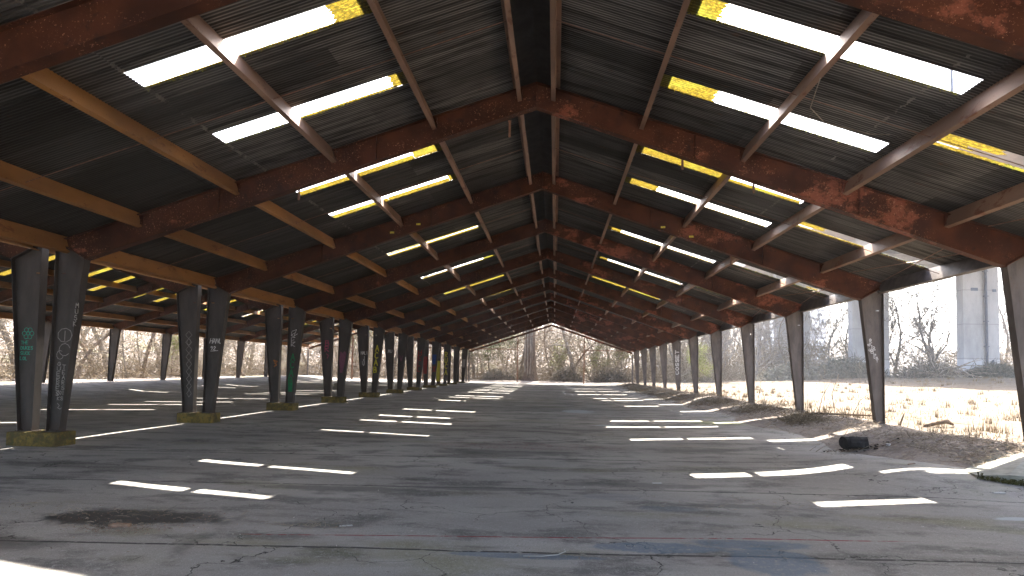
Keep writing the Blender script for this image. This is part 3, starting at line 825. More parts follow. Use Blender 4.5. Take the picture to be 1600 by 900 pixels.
# third
mb = MB(); stroke(mb, [(-12.0,1.9),(-11.9,2.0),(-12.05,2.05),(-11.92,1.85),(-12.02,1.78)], .05, YS); graf(lcols[('r',3)], 3, mb, 'p_orange', 'rusty orange smudge of paint')
mb = MB(); letters(mb, 'ACAB', -11.22, 2.35, .16, .3, .045, YS, vertical=True, slant=-.02, gap=.12)
mb.prism([(-11.36,.72),(-11.2,.72),(-11.19,1.12),(-11.37,1.12)], YS-.004, YS-.002)
graf(mcols[('l',3)], 3, mb, 'p_green', 'green sprayed letters A C A B')
mb = MB(); letters(mb, 'KEK', -11.22, 3.25, .17, .2, .016, YS, vertical=True, gap=.05, jit=.15); stroke(mb, [(-11.3,3.3),(-11.1,3.38),(-11.2,3.1),(-11.05,3.2)], .016, YS)
graf(mcols[('l',3)], 3, mb, 'p_white', 'white scribble above the green letters')
# fourth
mb = MB(); letters(mb, 'BR', -12.06, 3.2, .22, .28, .04, YS, vertical=True, gap=.1); stroke(mb, [(-12.1,2.5),(-11.98,2.4),(-12.05,2.25)], .03, YS)
graf(lcols[('r',4)], 4, mb, 'p_pink', 'pink sprayed letters')
mb = MB(); mb.prism([(-11.40,2.2),(-11.33,1.5),(-11.2,1.5),(-11.1,2.0),(-11.02,2.55),(-11.12,2.66),(-11.22,2.55),(-11.34,2.63)], YS-.002, YS)
graf(mcols[('l',4)], 4, mb, 'p_purple', 'mauve sprayed block')
# fifth
mb = MB(); letters(mb, 'HALI', -12.16, 2.62, .09, .2, .03, YS, gap=.2); letters(mb, 'JU', -12.02, 2.5, .1, .26, .03, YS, vertical=True, gap=.15)
graf(lcols[('r',5)], 5, mb, 'p_white', 'white sprayed tag')
mb = MB(); letters(mb, 'ACAB', -11.19, 3.2, .2, .36, .06, YS, vertical=True, slant=-.03, gap=.25)
graf(mcols[('l',5)], 5, mb, 'p_yellow', 'yellow sprayed letters A C A B')
# beyond
mb = MB(); letters(mb, 'MU', -12.12, 2.9, .13, .22, .03, YS, gap=.2); graf(lcols[('r',6)], 6, mb, 'p_white', 'white sprayed tag')
mb = MB(); letters(mb, 'V', -11.22, 2.3, .2, .4, .05, YS); graf(mcols[('l',6)], 6, mb, 'p_purple', 'purple sprayed letter')
mb = MB(); letters(mb, 'HELL', -11.2, 3.3, .24, .38, .07, YS, vertical=True, slant=-.02, gap=.2); graf(mcols[('l',7)], 7, mb, 'p_red', 'red sprayed letters')
mb = MB(); mb.prism([(-12.2,1.3),(-11.9,1.3),(-11.85,2.9),(-12.25,2.9)], YS-.002, YS); graf(lcols[('r',8)], 8, mb, 'p_red', 'red paint down the web')
mb = MB(); mb.prism([(-11.38,2.2),(-11.1,2.2),(-11.0,3.1),(-11.38,3.1)], YS-.002, YS); graf(mcols[('l',8)], 8, mb, 'p_blue', 'blue block of paint')
mb = MB(); letters(mb, 'X', -11.22, 1.5, .25, .5, .09, YS); graf(mcols[('l',8)], 8, mb, 'p_red', 'red sprayed cross')
mb = MB(); mb.prism([(-12.2,.5),(-11.85,.5),(-11.8,2.6),(-12.25,2.6)], YS-.002, YS); graf(lcols[('r',9)], 9, mb, 'p_yellow', 'yellow green block of paint')
mb = MB(); letters(mb, 'RUCA', -11.2, 3.5, .25, .5, .08, YS, vertical=True, gap=.2); graf(mcols[('l',9)], 9, mb, 'p_yellow', 'yellow sprayed letters')
mb = MB(); mb.prism([(-11.38,2.0),(-11.1,2.0),(-11.0,3.0),(-11.38,3.0)], YS-.002, YS); graf(mcols[('l',11)], 11, mb, 'p_grey', 'pale block of paint')
# right side
mb = MB(); letters(mb, '@KIB', 9.76, 2.98, .075, .11, .016, YS, vertical=True, slant=.02, gap=.05, jit=.12); letters(mb, 'BLE', 9.88, 2.72, .08, .11, .016, YS, vertical=True, slant=.012, gap=.05, jit=.14)
letters(mb, 'W', 9.68, 2.74, .07, .08, .014, YS); letters(mb, 'G', 9.74, 2.58, .06, .08, .014, YS); letters(mb, 'AT', 9.96, 2.42, .06, .08, .014, YS, vertical=True)
graf(mcols[('r',2)], 2, mb, 'p_white', 'small white marker writing')
mb = MB(); turned(mb, 'COSSET', 9.87, 1.65, .28, .26, .06, YS); graf(mcols[('r',7)], 7, mb, 'p_white', 'white sprayed letters reading upwards')

#PART2
# ------------------------------------------------------------------ trees
def tree_mesh(seed, h, r0, lean=0.0, spread=.5, levels=4, crown_from=.35, nb=9, up=.35, twig=1.0, curve=.12, minr=.006, sides=7):
    """returns (trunk MB, crown MB)"""
    R = random.Random(seed); tr = MB(); cr = MB()
    def grow(p, d, ln, r, lv, mb):
        n = 7 if lv == 0 else (5 if lv == 1 else 3)
        pts = [p]; rad = [r]; dd = d.copy(); cur = p
        for i in range(n):
            k = (i+1)/n
            dd = (dd + Vector((R.gauss(0,1),R.gauss(0,1),R.gauss(0,.6)))*curve*(1+lv*.5) + Vector((0,0,up*.12*lv if lv else .05)))
            dd.normalize(); cur = cur+dd*(ln/n); pts.append(cur); rad.append(max(minr*.7, r*(1-k*.78)))
        mb.tube(pts, rad, sides if lv == 0 else (4 if lv == 1 else 3), cap=False)
        if lv >= levels: return
        m_ = nb if lv == 0 else max(3, int(nb*(.55 if lv == 1 else .5)*twig))
        for j in range(m_):
            t = (crown_from if lv == 0 else .25) + (1-(crown_from if lv == 0 else .25))*(j+R.random())/m_
            f = t*n; i = min(n-1, int(f)); q = pts[i].lerp(pts[i+1], f-i)
            ax = (pts[i+1]-pts[i]).normalized()
            a = R.random()*6.283; u = ax.orthogonal().normalized(); w = ax.cross(u)
            side = u*math.cos(a)+w*math.sin(a)
            nd = (ax*(1-spread)+side*spread*1.3+Vector((0,0,up*.5))).normalized()
            l2 = ln*(.62 if lv == 0 else .58)*(1.05-.55*t)*R.uniform(.7,1.25)
            r2 = max(minr, rad[i]*R.uniform(.38,.6))
            grow(q, nd, l2, r2, lv+1, cr)
    grow(Vector((0,0,-.15)), Vector((lean,R.uniform(-.05,.05),1)).normalized(), h, r0, 0, tr)
    # root flare
    for k in range(5):
        a = k*1.257+R.random()*.5
        tr.tube([(0,0,r0*1.6),(math.cos(a)*r0*.9,math.sin(a)*r0*.9,r0*.5),(math.cos(a)*r0*1.9,math.sin(a)*r0*1.9,-.1)],[r0*.6,r0*.42,r0*.15],5,cap=False)
    return tr, cr

def leaf_cloud(mb, R, cx, cy, cz, rx, ry, rz, n, s):
    for _ in range(n):
        a = R.random()*6.283; u = R.uniform(-1,1); q = R.random()**.4
        x = cx+rx*q*math.cos(a)*math.sqrt(1-u*u); y = cy+ry*q*math.sin(a)*math.sqrt(1-u*u); z = cz+rz*q*u
        v = [Vector((R.gauss(0,1),R.gauss(0,1),R.gauss(0,1)))*s for _ in range(3)]
        p = Vector((x,y,z)); mb.face([p+v[0],p+v[1],p+v[2]])

def finish(mb, name, mat, smooth=True):
    me = mb.mesh(name); me.materials.append(mat)
    if smooth: me.polygons.foreach_set('use_smooth', [True]*len(me.polygons))
    return me

protos = {}
def proto(key, bark_, seed, leafy=None, **k):
    tr, cr = tree_mesh(seed, **k)
    R = random.Random(seed+99)
    if leafy:
        n, s, mat = leafy; h = k['h']
        lf = MB()
        vs_ = [v for v in cr.v[::3]]
        for _ in range(n):
            v = Vector(R.choice(vs_)); p = v+Vector((R.gauss(0,.25),R.gauss(0,.25),R.gauss(0,.25)))
            q = [Vector((R.gauss(0,1),R.gauss(0,1),R.gauss(0,1)))*s for _ in range(3)]
            lf.face([p+q[0],p+q[1],p+q[2]])
        protos[key] = [('trunk', finish(tr,'trunk',bark_)), ('crown', finish(cr,'crown',bark_)), ('foliage', finish(lf,'foliage',mat,False))]
    else:
        protos[key] = [('trunk', finish(tr,'trunk',bark_)), ('crown', finish(cr,'crown',M['twig'] if bark_ is not M.get('bark_d') else bark_))]
proto('tall', M['bark'], 1, h=19, r0=.26, levels=3, nb=12, crown_from=.35, spread=.45, twig=1.4)
proto('tall2', M['bark2'], 2, h=16, r0=.19, levels=3, nb=13, crown_from=.25, spread=.5, lean=.12, twig=1.4)
proto('fork', M['bark'], 3, h=13, r0=.22, levels=3, nb=10, crown_from=.15, spread=.55, curve=.2, lean=-.1, twig=1.5)
proto('crooked', M['bark2'], 4, h=11, r0=.17, levels=3, nb=10, crown_from=.15, spread=.6, curve=.3, lean=.25, twig=1.5)
proto('slim', M['bark'], 5, h=12, r0=.09, levels=3, nb=12, crown_from=.2, spread=.4, twig=1.2, sides=5)
M['bark_d'] = bark('dull_bark', (.10,.088,.08), (.22,.20,.185))
proto('bare_round', M['bark_d'], 6, h=10, r0=.22, levels=4, nb=11, crown_from=.10, spread=.47, up=.65, curve=.15, twig=1.05, minr=.018)
proto('bare_round2', M['bark_d'], 16, h=8.5, r0=.18, levels=4, nb=11, crown_from=.06, spread=.52, up=.6, curve=.16, twig=1.05, minr=.018)
proto('leafy', M['bark2'], 7, h=7, r0=.11, levels=3, nb=12, crown_from=.2, spread=.5, twig=1.2, leafy=(5200,.06,M['leafy']))
proto('leafy_y', M['bark2'], 8, h=4.5, r0=.07, levels=3, nb=11, crown_from=.15, spread=.55, twig=1.1, leafy=(4200,.055,M['leaf_y']))
proto('sapling', M['twig'], 9, h=2.4, r0=.014, levels=2, nb=6, crown_from=.3, spread=.35, minr=.004, sides=4)
proto('sapling2', M['twig'], 10, h=1.7, r0=.012, levels=2, nb=5, crown_from=.25, spread=.5, minr=.004, sides=4, lean=.2)

def plant(key, x, y, label, cat='tree', name='bare_tree', group=None, s=1.0, rz=None, sz=None):
    z = gz(x, y)
    r = thing(name, label, cat, (x, y, z), group)
    r.rotation_euler = (0, 0, rnd.random()*6.28 if rz is None else rz); r.scale = (s, s, sz or s)
    for nm, me in protos[key]: copy_mesh(nm, me, r)
    return r

# the wood beyond the far end, seen through the gable
gl = 'trees of the wood beyond the far end'
mb = MB(); R = random.Random(5)
tx, ty = -3.55, 86.0
zb = gz(tx, ty)
pts = []; rad = []
for i in range(9):
    pts.append((tx+.05*math.sin(i), ty, zb-.2+i*1.7)); rad.append([1.1,.78,.70,.67,.64,.62,.60,.57,.5][i])
n0 = len(mb.v); mb.tube(pts, rad, 22, cap=False)
for i in range(len(mb.v)):            # furrowed bark columns
    v = mb.v[i]; a = math.atan2(v[1]-ty, v[0]-tx); k = 1+.10*math.sin(a*7+v[2]*.3)+.05*math.sin(a*13)
    mb.v[i] = (tx+(v[0]-tx)*k, ty+(v[1]-ty)*k, v[2])
big = thing('old_tree', 'very thick old trunk hung with vines behind the left gable post', 'tree', (tx, ty, zb))
o = mb.build('trunk', M['bark2'], big, smooth=True); o.location = (-tx, -ty, -zb)
cr = MB()
for k in range(9):
    a = R.random()*6.28; z = zb+9+R.random()*4; p = Vector((tx,ty,z)); pts=[p]; d = Vector((math.cos(a),math.sin(a),.6)).normalized()
    for i in range(5): d = (d+Vector((R.gauss(0,.2),R.gauss(0,.2),.05))).normalized(); pts.append(pts[-1]+d*1.4)
    cr.tube(pts,[.22,.18,.14,.1,.06,.03],5,cap=False)
o = cr.build('crown', M['bark2'], big, smooth=True); o.location = (-tx, -ty, -zb)
vn = MB()
for k in range(9):
    a = math.pi*1.1+R.random()*math.pi*.9; pts=[]
    for i in range(10): a += R.gauss(0,.07); pts.append((tx+math.cos(a)*(.86-.02*i),ty+math.sin(a)*(.86-.02*i),zb+i*1.2))
    vn.tube(pts, R.uniform(.03,.07), 5)
o = vn.build('vine', M['twig'], big, smooth=True); o.location = (-tx, -ty, -zb)

kinds = ['tall','tall2','fork','crooked','slim','tall','slim','tall2']
labs = {'tall':'tall straight bare grey tree in the sunlit wood','tall2':'tall leaning bare brown tree in the sunlit wood','fork':'wide branching bare grey tree in the sunlit wood',
        'crooked':'crooked bare brown tree in the sunlit wood','slim':'thin pole-like bare tree in the sunlit wood'}
def clear(x, y): return True
k = 0; placed = []
def far_enough(x, y, d):
    for (a, b) in placed:
        if (a-x)**2+(b-y)**2 < d*d: return False
    placed.append((x, y)); return True
placed.append((tx, ty))
for zone, cnt, (xa, xb, ya, yb), d in (('far', 74, (-46, 30, 87, 118), 2.2), ('farback', 34, (-60, 36, 118, 150), 3),
                                       ('left', 60, (-62, -36.5, 18, 96), 2.4), ('rightwood', 22, (15, 40, 92, 125), 2.4)):
    c_ = 0; tries = 0
    while c_ < cnt and tries < 4000:
        tries += 1
        x = rnd.uniform(xa, xb); y = rnd.uniform(ya, yb)
        if not far_enough(x, y, d): continue
        key = kinds[k % len(kinds)]; k += 1; c_ += 1
        where = {'far':'beyond the far gable','farback':'deep behind the far gable','left':'left of the second shed','rightwood':'at the right of the far gable'}[zone]
        plant(key, x, y, labs[key]+' '+where, group='bare trees of the wood '+where, s=rnd.uniform(.75,1.2))
for i, (x, y, s, lab) in enumerate([(-9.3,88,1.15,'olive leafed small tree between the left gable posts'),(-11.5,90,1.0,'olive leafed bushy tree by the left corner post'),(-7.4,92,.9,'olive leafed small tree left of the old thick trunk'),
        (8.4,91,.8,'olive leafed small tree right of the right gable post'),(-30,89,.9,'olive leafed tree beyond the second shed')]):
    plant('leafy', x, y, lab, name='leafy_tree', s=s)
for i, (x, y, s, lab) in enumerate([(.9,92,1.0,'yellow green shrub in the middle of the far opening'),(6.2,90,.9,'yellow green shrub just right of the right gable post'),(9.6,92,1.2,'yellow green shrub near the right corner of the far opening'),
        (-38.6,30,.8,'yellow green shrub beside the left wood edge, the nearest'),(-38.4,44,.9,'yellow green shrub seen between the second and third column pairs'),(-39,60,1.0,'yellow green shrub among the left trunks further back'),(15.2,66,.8,'small yellow green tree standing alone in the straw field')]):
    plant('leafy_y', x, y, lab, cat='shrub', name='leafy_shrub', s=s)

# leaning dark trunk with arching vine in the middle of the far opening
plant('crooked', 2.0, 88.5, 'dark leaning tree in the middle of the far opening', s=1.15, rz=.2)
mb = MB()
pts = [(-2.6,86.5,gz(-2.6,86.5)+3.4),(-1.6,86.6,4.9),(-.2,86.7,5.5),(1.6,86.8,5.35),(3.4,87,5.45),(5.2,87.2,5.3)]
mb.tube(pts,[.07,.08,.08,.07,.05,.03],6)
tag(mb.build('hanging_vine', M['twig'], smooth=True), 'pale vine arching from the thick trunk across the far opening', 'vine')

# bare trees at the right, behind the straw field
for i, (x, y, key, s, lab) in enumerate([(50.5,84,'bare_round',1.25,'tall round bare tree between the two nearest viaduct piers'),(46.5,90,'bare_round2',1.15,'bare tree just right of the second viaduct pier'),
        (55.5,92,'bare_round2',1.3,'bare tree close behind the nearest viaduct pier'),(62,84,'bare_round',1.1,'bare tree right of the nearest viaduct pier'),(41,100,'bare_round2',1.15,'round bare tree between the second and third viaduct piers'),
        (44.5,104,'bare_round',1.0,'paler bare tree behind the second viaduct pier'),(31.5,92,'bare_round2',1.1,'bushy bare tree left of the third viaduct pier'),(27,84,'bare_round2',1.15,'rounded bare thicket tree at the left end of the straw field'),
        (24,92,'bare_round',1.1,'large bare tree where the field meets the wood'),(34,108,'bare_round',1.0,'distant bare tree in front of the left tower block'),(68,96,'bare_round',1.2,'bare tree far to the right of the viaduct'),(58.5,80,'bare_round2',.8,'low bare tree in front of the nearest viaduct pier edge'),
        (21,80,'bare_round2',.85,'bare thorny tree beside the lone yellow green tree'),(53,98,'bare_round',1.25,'far bare tree seen over the low tree by the nearest pier'),(49,104,'bare_round2',1.4,'tallest bare tree in the distance between the two nearest piers'),(47.8,80,'bare_round2',.85,'low bare tree nearest to the blue sign'),(38.5,88,'bare_round2',1.0,'low bare tree just left of the second viaduct pier')]):
    plant(key, x, y, lab, s=s)

# saplings by the right hand columns
for i, (x, y, key, s, lab) in enumerate([(10.9,22.6,'sapling',.85,'bare sapling in straw between the first two far right columns'),(11.5,23.4,'sapling2',1.0,'spindly leaning sapling beside the fallen branch'),(10.6,24.6,'sapling',.7,'short bare sapling behind the fallen branch'),
        (10.7,31.6,'sapling2',1.3,'leaning sapling between the third and fourth right columns'),(10.9,33.2,'sapling',1.1,'upright sapling between the third and fourth right columns'),(10.4,39,'sapling2',1.4,'sapling at the foot of the fifth right column')]):
    plant(key, x, y, lab, cat='sapling', name='bare_sapling', s=s)

# ------------------------------------------------------------------ brush and ground cover
def twig_mass(name, mat, spots, n, ln, rad, label=None, seed=1, flat=.5, kind='stuff', cat=None, sides=3):
    R = random.Random(seed); V = []; F = []
    for _ in range(n):
        x, y, hz = spots(R)
        z = gz(x, y)+hz
        a = R.random()*6.283; el = R.gauss(0, flat)
        d = Vector((math.cos(a)*math.cos(el), math.sin(a)*math.cos(el), math.sin(el)))
        l = ln*R.uniform(.4,1.5); r = rad*R.uniform(.5,1.4)
        bend = Vector((R.gauss(0,.18),R.gauss(0,.18),R.gauss(0,.18)))*l
        p0 = Vector((x,y,z)); p1 = p0+d*l*.5+bend; p2 = p0+d*l
        u = d.orthogonal().normalized(); w = d.cross(u); k0 = len(V)
        for p, rr_ in ((p0,r),(p1,r*.8),(p2,r*.35)):
            for k in range(3):
                t = k*2.094; V.append(tuple(p+(u*math.cos(t)+w*math.sin(t))*rr_))
        for s_ in (0,3):
            for k in range(3):
                F.append((k0+s_+k, k0+s_+(k+1)%3, k0+s_+3+(k+1)%3, k0+s_+3+k))
    mb = MB(); mb.v = V; mb.f = F
    o = mb.build(name, mat); o['kind'] = kind
    if label: o['label'] = label
    if cat: o['category'] = cat
    return o
def zone(xa, xb, ya, yb, hmax, p=1.6):
    return lambda R: (R.uniform(xa,xb), R.uniform(ya,yb), hmax*R.random()**p)
twig_mass('undergrowth', M['brush'], lambda R: (R.uniform(-42,24), 85.5+26*R.random()**1.4, 7.5*R.random()**1.7), 26000, 1.5, .028, 'pale tangled undergrowth filling the wood beyond the far end', 21, .7, cat='undergrowth')
twig_mass('undergrowth', M['brush'], lambda R: (-37-14*R.random()**1.4, R.uniform(14,92), 5.5*R.random()**1.7), 24000, 1.3, .020, 'pale tangled undergrowth along the left wood edge', 22, .7, cat='undergrowth')
twig_mass('undergrowth', M['brush'], lambda R: (R.uniform(14,46), R.uniform(86,112), 5.0*R.random()**1.4), 15000, 1.4, .028, 'pale brush at the edge of the field below the tower blocks', 23, .7, cat='undergrowth')
twig_mass('undergrowth', M['brush'], lambda R: (R.uniform(46,80), R.uniform(80,104), 4.2*R.random()**1.4), 11000, 1.3, .026, 'pale brush behind the nearest viaduct pier', 24, .7, cat='undergrowth')

def mound(cx, cy, rx, ry, h, n, mat, label, seed, ln=.8, rad=.012, name='bramble_mound', cat='bramble'):
    R = random.Random(seed); mb = MB(); bz = gz(cx, cy)
    for _ in range(n):
        a = R.random()*6.283; q = math.sqrt(R.random()); x = cx+rx*q*math.cos(a); y = cy+ry*q*math.sin(a)
        z = gz(x,y)+h*(1-q*q)*R.random()**.6
        p = Vector((x,y,z)); pts = [p]; d = Vector((R.gauss(0,1),R.gauss(0,1),R.gauss(0,.6))).normalized()
        for i in range(3): d = (d+Vector((R.gauss(0,.3),R.gauss(0,.3),-.15))).normalized(); pts.append(pts[-1]+d*ln/3*R.uniform(.6,1.4))
        mb.tube(pts,[rad,rad,rad*.8,rad*.5],3,cap=False)
    o = mb.build(name, mat); return tag(o, label, cat)
M['vdark'] = bark('dark_bramble_leaves', (.06,.065,.06), (.19,.18,.14), 1.5)
mound(36.0,78,5.0,2.4,2.7,3200,M['vdark'],'large dark bramble mound left of the second viaduct pier',31,1.2,.03)
mound(29.5,80,3.5,2.0,2.0,1800,M['vdark'],'dark bramble mound at the far left of the straw field',32,1.1,.028)
mound(42.5,72,3.2,1.6,1.8,1500,M['bramble'],'tangled grey bramble in front of the second viaduct pier',33,1.2,.022)
mound(48.6,70,3.2,1.6,1.7,2000,M['vdark'],'green grey bush at the left foot of the nearest viaduct pier',34,1.0,.024)
mound(44.6,70.5,2.4,1.2,1.3,140,M['twig'],'pile of pale cut branches beside the tangled bramble',35,2.6,.045,'brush_pile','brush pile')
mound(1.6,87.5,2.2,1.2,2.2,1100,M['bramble'],'dark brush heap in the middle of the far opening',36,1.2,.02,'brush_pile','brush pile')
mound(8.0,87.5,2.4,1.2,2.4,1200,M['bramble'],'grey brush heap behind the right side of the far opening',37,1.2,.02,'brush_pile','brush pile')
mound(-8.2,86.8,2.4,1.0,1.7,900,M['bramble'],'grey brush heap left of the thick old trunk',38,1.0,.02,'brush_pile','brush pile')

def on_dirt(R):
    y = 12.5+R.random()**1.5*66
    x = 9.7-abs(R.gauss(0,1.0)); 
    if y < 15: x = max(x, 8.3)
    return (x, y, .01+.06*R.random()**2)
twig_mass('twig_litter', M['twig'], on_dirt, 5200, .30, .006, 'dead twigs strewn along the right hand columns', 41, .25, cat='twigs')
def heap(R):
    c = R.choice([(9.0,27.5,.9,1.6),(8.6,33.5,1.0,2.2),(8.3,41,1.2,3),(8.0,50,1.2,4),(8.6,21.8,.6,1.0),(8.0,58,1.1,4),(8.4,68,1.2,5)])
    return (min(10.4, R.gauss(c[0],c[2]*.6)), R.gauss(c[1],c[3]*.6), .13*R.random()**1.5)
twig_mass('twig_litter', M['brush'], heap, 4200, .55, .008, 'small heaps of grey brushwood along the right hand columns', 42, .4, cat='twigs')
def leaves(name, spots, n, s, mat, label, seed):
    R = random.Random(seed); mb = MB()
    for _ in range(n):
        x, y = spots(R); z = gz(x, y)+.008+.012*R.random()
        a = R.random()*6.283; l = s*R.uniform(.5,1.5); w = l*R.uniform(.3,.7); t = R.gauss(0,.4)
        ux, uy = math.cos(a)*l, math.sin(a)*l; vx, vy = -math.sin(a)*w, math.cos(a)*w
        mb.face([(x-ux,y-uy,z),(x+vx,y+vy,z+abs(t)*w),(x+ux,y+uy,z+.01),(x-vx,y-vy,z+.2*l)])
    o = mb.build(name, mat); o['kind'] = 'stuff'; o['label'] = label; o['category'] = 'leaves'
leaves('leaf_litter', lambda R: ((lambda y: (9.9-abs(R.gauss(0,1.1)) if y > 15 else R.uniform(8.4,10.5), y))(12.6+R.random()**1.6*60)), 7000, .035, M['litter'], 'fallen leaves along the right hand columns', 51)
def flr(R):
    if R.random() < .10: return (R.gauss(-5.0,.75), R.gauss(7.2,.28))
    if R.random() < .2: return (R.gauss(-4.9,.3), R.gauss(6.75,.12))
    return (R.uniform(-10,8), 4+R.random()**1.5*30)
leaves('leaf_litter', flr, 2200, .013, M['litter'], 'leaf crumbs scattered over the floor and its dark puddle', 52)
leaves('leaf_litter', lambda R: (-33.5-3*R.random(), R.uniform(14,84)), 4000, .05, M['litter'], 'fallen leaves banked along the left edge of the second shed', 53)
leaves('leaf_litter', lambda R: (R.uniform(-33,9), 80.5+3*R.random()**1.5), 5000, .06, M['litter'], 'fallen leaves along the far edge of the floor', 54)
M['grit'] = simple('pale_grit', (.42,.40,.37), .9, .4, 9)
R = random.Random(61); mb = MB()
for _ in range(2600):
    y = 4.2+R.random()**1.7*26; x = R.uniform(-9.5,8.5); s = R.uniform(.004,.012)*(1+(R.random()<.04)*1.6)
    z = float(floor_z(np.array(x),np.array(y))); q = [(x+s*R.uniform(-1,1),y+s*R.uniform(-1,1),z+s*R.uniform(.2,1)) for _ in range(4)]
    mb.face((q[0],q[1],q[2])); mb.face((q[0],q[2],q[3])); mb.face((q[1],q[3],q[2])); mb.face((q[0],q[3],q[1]))
o = mb.build('gravel', M['grit']); o['kind'] = 'stuff'; o['label'] = 'pale grit scattered on the concrete floor'; o['category'] = 'grit'
twig_mass('twig_litter', M['twig'], lambda R: (lambda c: (R.gauss(c[0],c[2]), R.gauss(c[1],c[3]), .004+.02*R.random()**2))(R.choice([(-5.0,7.35,.8,.14),(-4.9,6.85,.3,.1),(-2.9,7.15,.3,.06),(-6.3,7.6,.6,.2),(3.0,9.0,.8,.3),(7.3,14.9,.5,.25),(-8,13.5,1.5,1.0)])), 520, .09, .0028, 'dead twig crumbs in the dark patches of the floor', 43, .12, cat='twigs')
# dry grass of the field
R = random.Random(71); mb = MB()
for _ in range(15000):
    y = 11+R.random()**1.3*62; x = 10.2+R.random()**1.3*(8+y*.8)
    vn_ = float(vnoise(x*.5,y*.5,9))
    if vn_ < .45: continue
    z = gz(x,y); hgt = R.uniform(.05,.16)*(1+3*max(0,vn_-.6)); a = R.random()*6.283; w = .006+.0002*y; b = R.gauss(0,.5)*hgt
    dx, dy = math.cos(a), math.sin(a)
    mb.face([(x-dx*w,y-dy*w,z-.02),(x+dx*w,y+dy*w,z-.02),(x+dy*b,y-dx*b,z+hgt)])
for _ in range(260):
    y0_ = 12+R.random()**1.4*50; x0_ = 9.9+R.random()**1.2*(6+y0_*.5)
    for _k in range(26):
        x = x0_+R.gauss(0,.10); y = y0_+R.gauss(0,.10); z = gz(x,y); hgt = R.uniform(.1,.38); a = R.random()*6.283; b = R.gauss(0,.5)*hgt; w = .006+.0002*y
        dx, dy = math.cos(a), math.sin(a)
        mb.face([(x-dx*w,y-dy*w,z-.02),(x+dx*w,y+dy*w,z-.02),(x+dy*b,y-dx*b,z+hgt)])
o = mb.build('grass', M['grass']); o['kind'] = 'stuff'; o['label'] = 'dry straw grass over the field right of the shed'; o['category'] = 'grass'

# fallen branch, charred log, broken slab, boards
def branch_thing(name, label, pts, rad, subs, mat, cat='branch'):
    mb = MB(); mb.tube(pts, rad, 6)
    for s_ in subs: mb.tube(s_, [.012]*(len(s_)-1)+[.004], 4)
    return tag(mb.build(name, mat, smooth=True), label, cat)
g = lambda x, y, h: (x, y, gz(x,y)+h)
branch_thing('fallen_branch', 'long crooked fallen branch on the straw just left of the second right column', [g(8.9,23.5,.1),g(9.6,22.8,.12),g(10.3,22.5,.06),g(11,22,.1),g(11.4,21.6,.05)], [.05,.045,.04,.03,.015],
    [[g(9.6,22.8,.12),g(9.8,22.9,.7),g(10.2,23,1.3)],[g(10.1,22.6,.1),g(10.1,22.8,.8),g(10.4,22.9,1.5)],[g(10.6,22.3,.1),g(10.9,22.4,.6),g(11.3,22.4,.9)]], M['bark2'])
branch_thing('fallen_branch', 'thin stick leaning at the foot of the second right column', [g(10.35,18.9,0),g(10.5,19,.28),g(10.6,19.1,.42)], [.03,.025,.02], [], M['bark2'], 'stick')
branch_thing('fallen_branch', 'gnarled root lying in the sunlit straw beyond the second right column', [g(10.9,18.6,.03),g(11.3,18.8,.1),g(11.6,18.7,.18),g(11.9,18.9,.05)], [.05,.07,.08,.03], [[g(11.3,18.8,.1),g(11.2,18.5,.2)],[g(11.6,18.7,.15),g(12.1,18.4,.1)]], M['bark2'])
# charred log
lx, ly = 7.35, 15.35; lz = gz(lx, ly)
log = thing('charred_log', 'short black charred log lying on the floor near the right edge', 'log', (lx, ly, lz))
mb = MB(); pts = [(lx-.29+i*.058, ly+.02*math.sin(i), lz+.155+.004*math.sin(i*2)) for i in range(11)]
mb.tube(pts, [.155,.16,.155,.165,.16,.155,.165,.16,.16,.158,.155], 11)
R = random.Random(3)
for i in range(len(mb.v)):
    v = mb.v[i]; k = 1+R.uniform(-.05,.05); mb.v[i] = (v[0], ly+(v[1]-ly)*k, lz+.155+(v[2]-lz-.155)*k)
o = mb.build('log_body', M['char'], log, smooth=False); o.location = (-lx,-ly,-lz)
mb = MB()
for i in range(30):
    x = lx+R.gauss(.05,.42); y = ly+R.gauss(-.05,.13); s = R.uniform(.02,.055)
    q = [(x+s*R.uniform(-1.5,1.5), y+s*R.uniform(-1,1), gz(x,y)+s*R.uniform(0,1.6)) for _ in range(5)]
    for a, b, c in ((0,1,2),(0,2,3),(1,3,2),(0,3,4),(2,4,3),(1,4,0)): mb.face((q[a],q[b],q[c]))
o = mb.build('charcoal', M['char'], log, kind='stuff'); o.location = (-lx,-ly,-lz)
mb = MB()
for i in range(36):
    x = lx+R.gauss(.05,.4); y = ly-.2+R.gauss(0,.1); a = R.gauss(0,.5)
    mb.tube([(x,y,gz(x,y)+.02),(x+.2*math.cos(a),y+.2*math.sin(a),gz(x,y)+.05+R.uniform(0,.08))],[.006,.003],3)
o = mb.build('splinters', M['bark2'], log, kind='stuff'); o.location = (-lx,-ly,-lz)

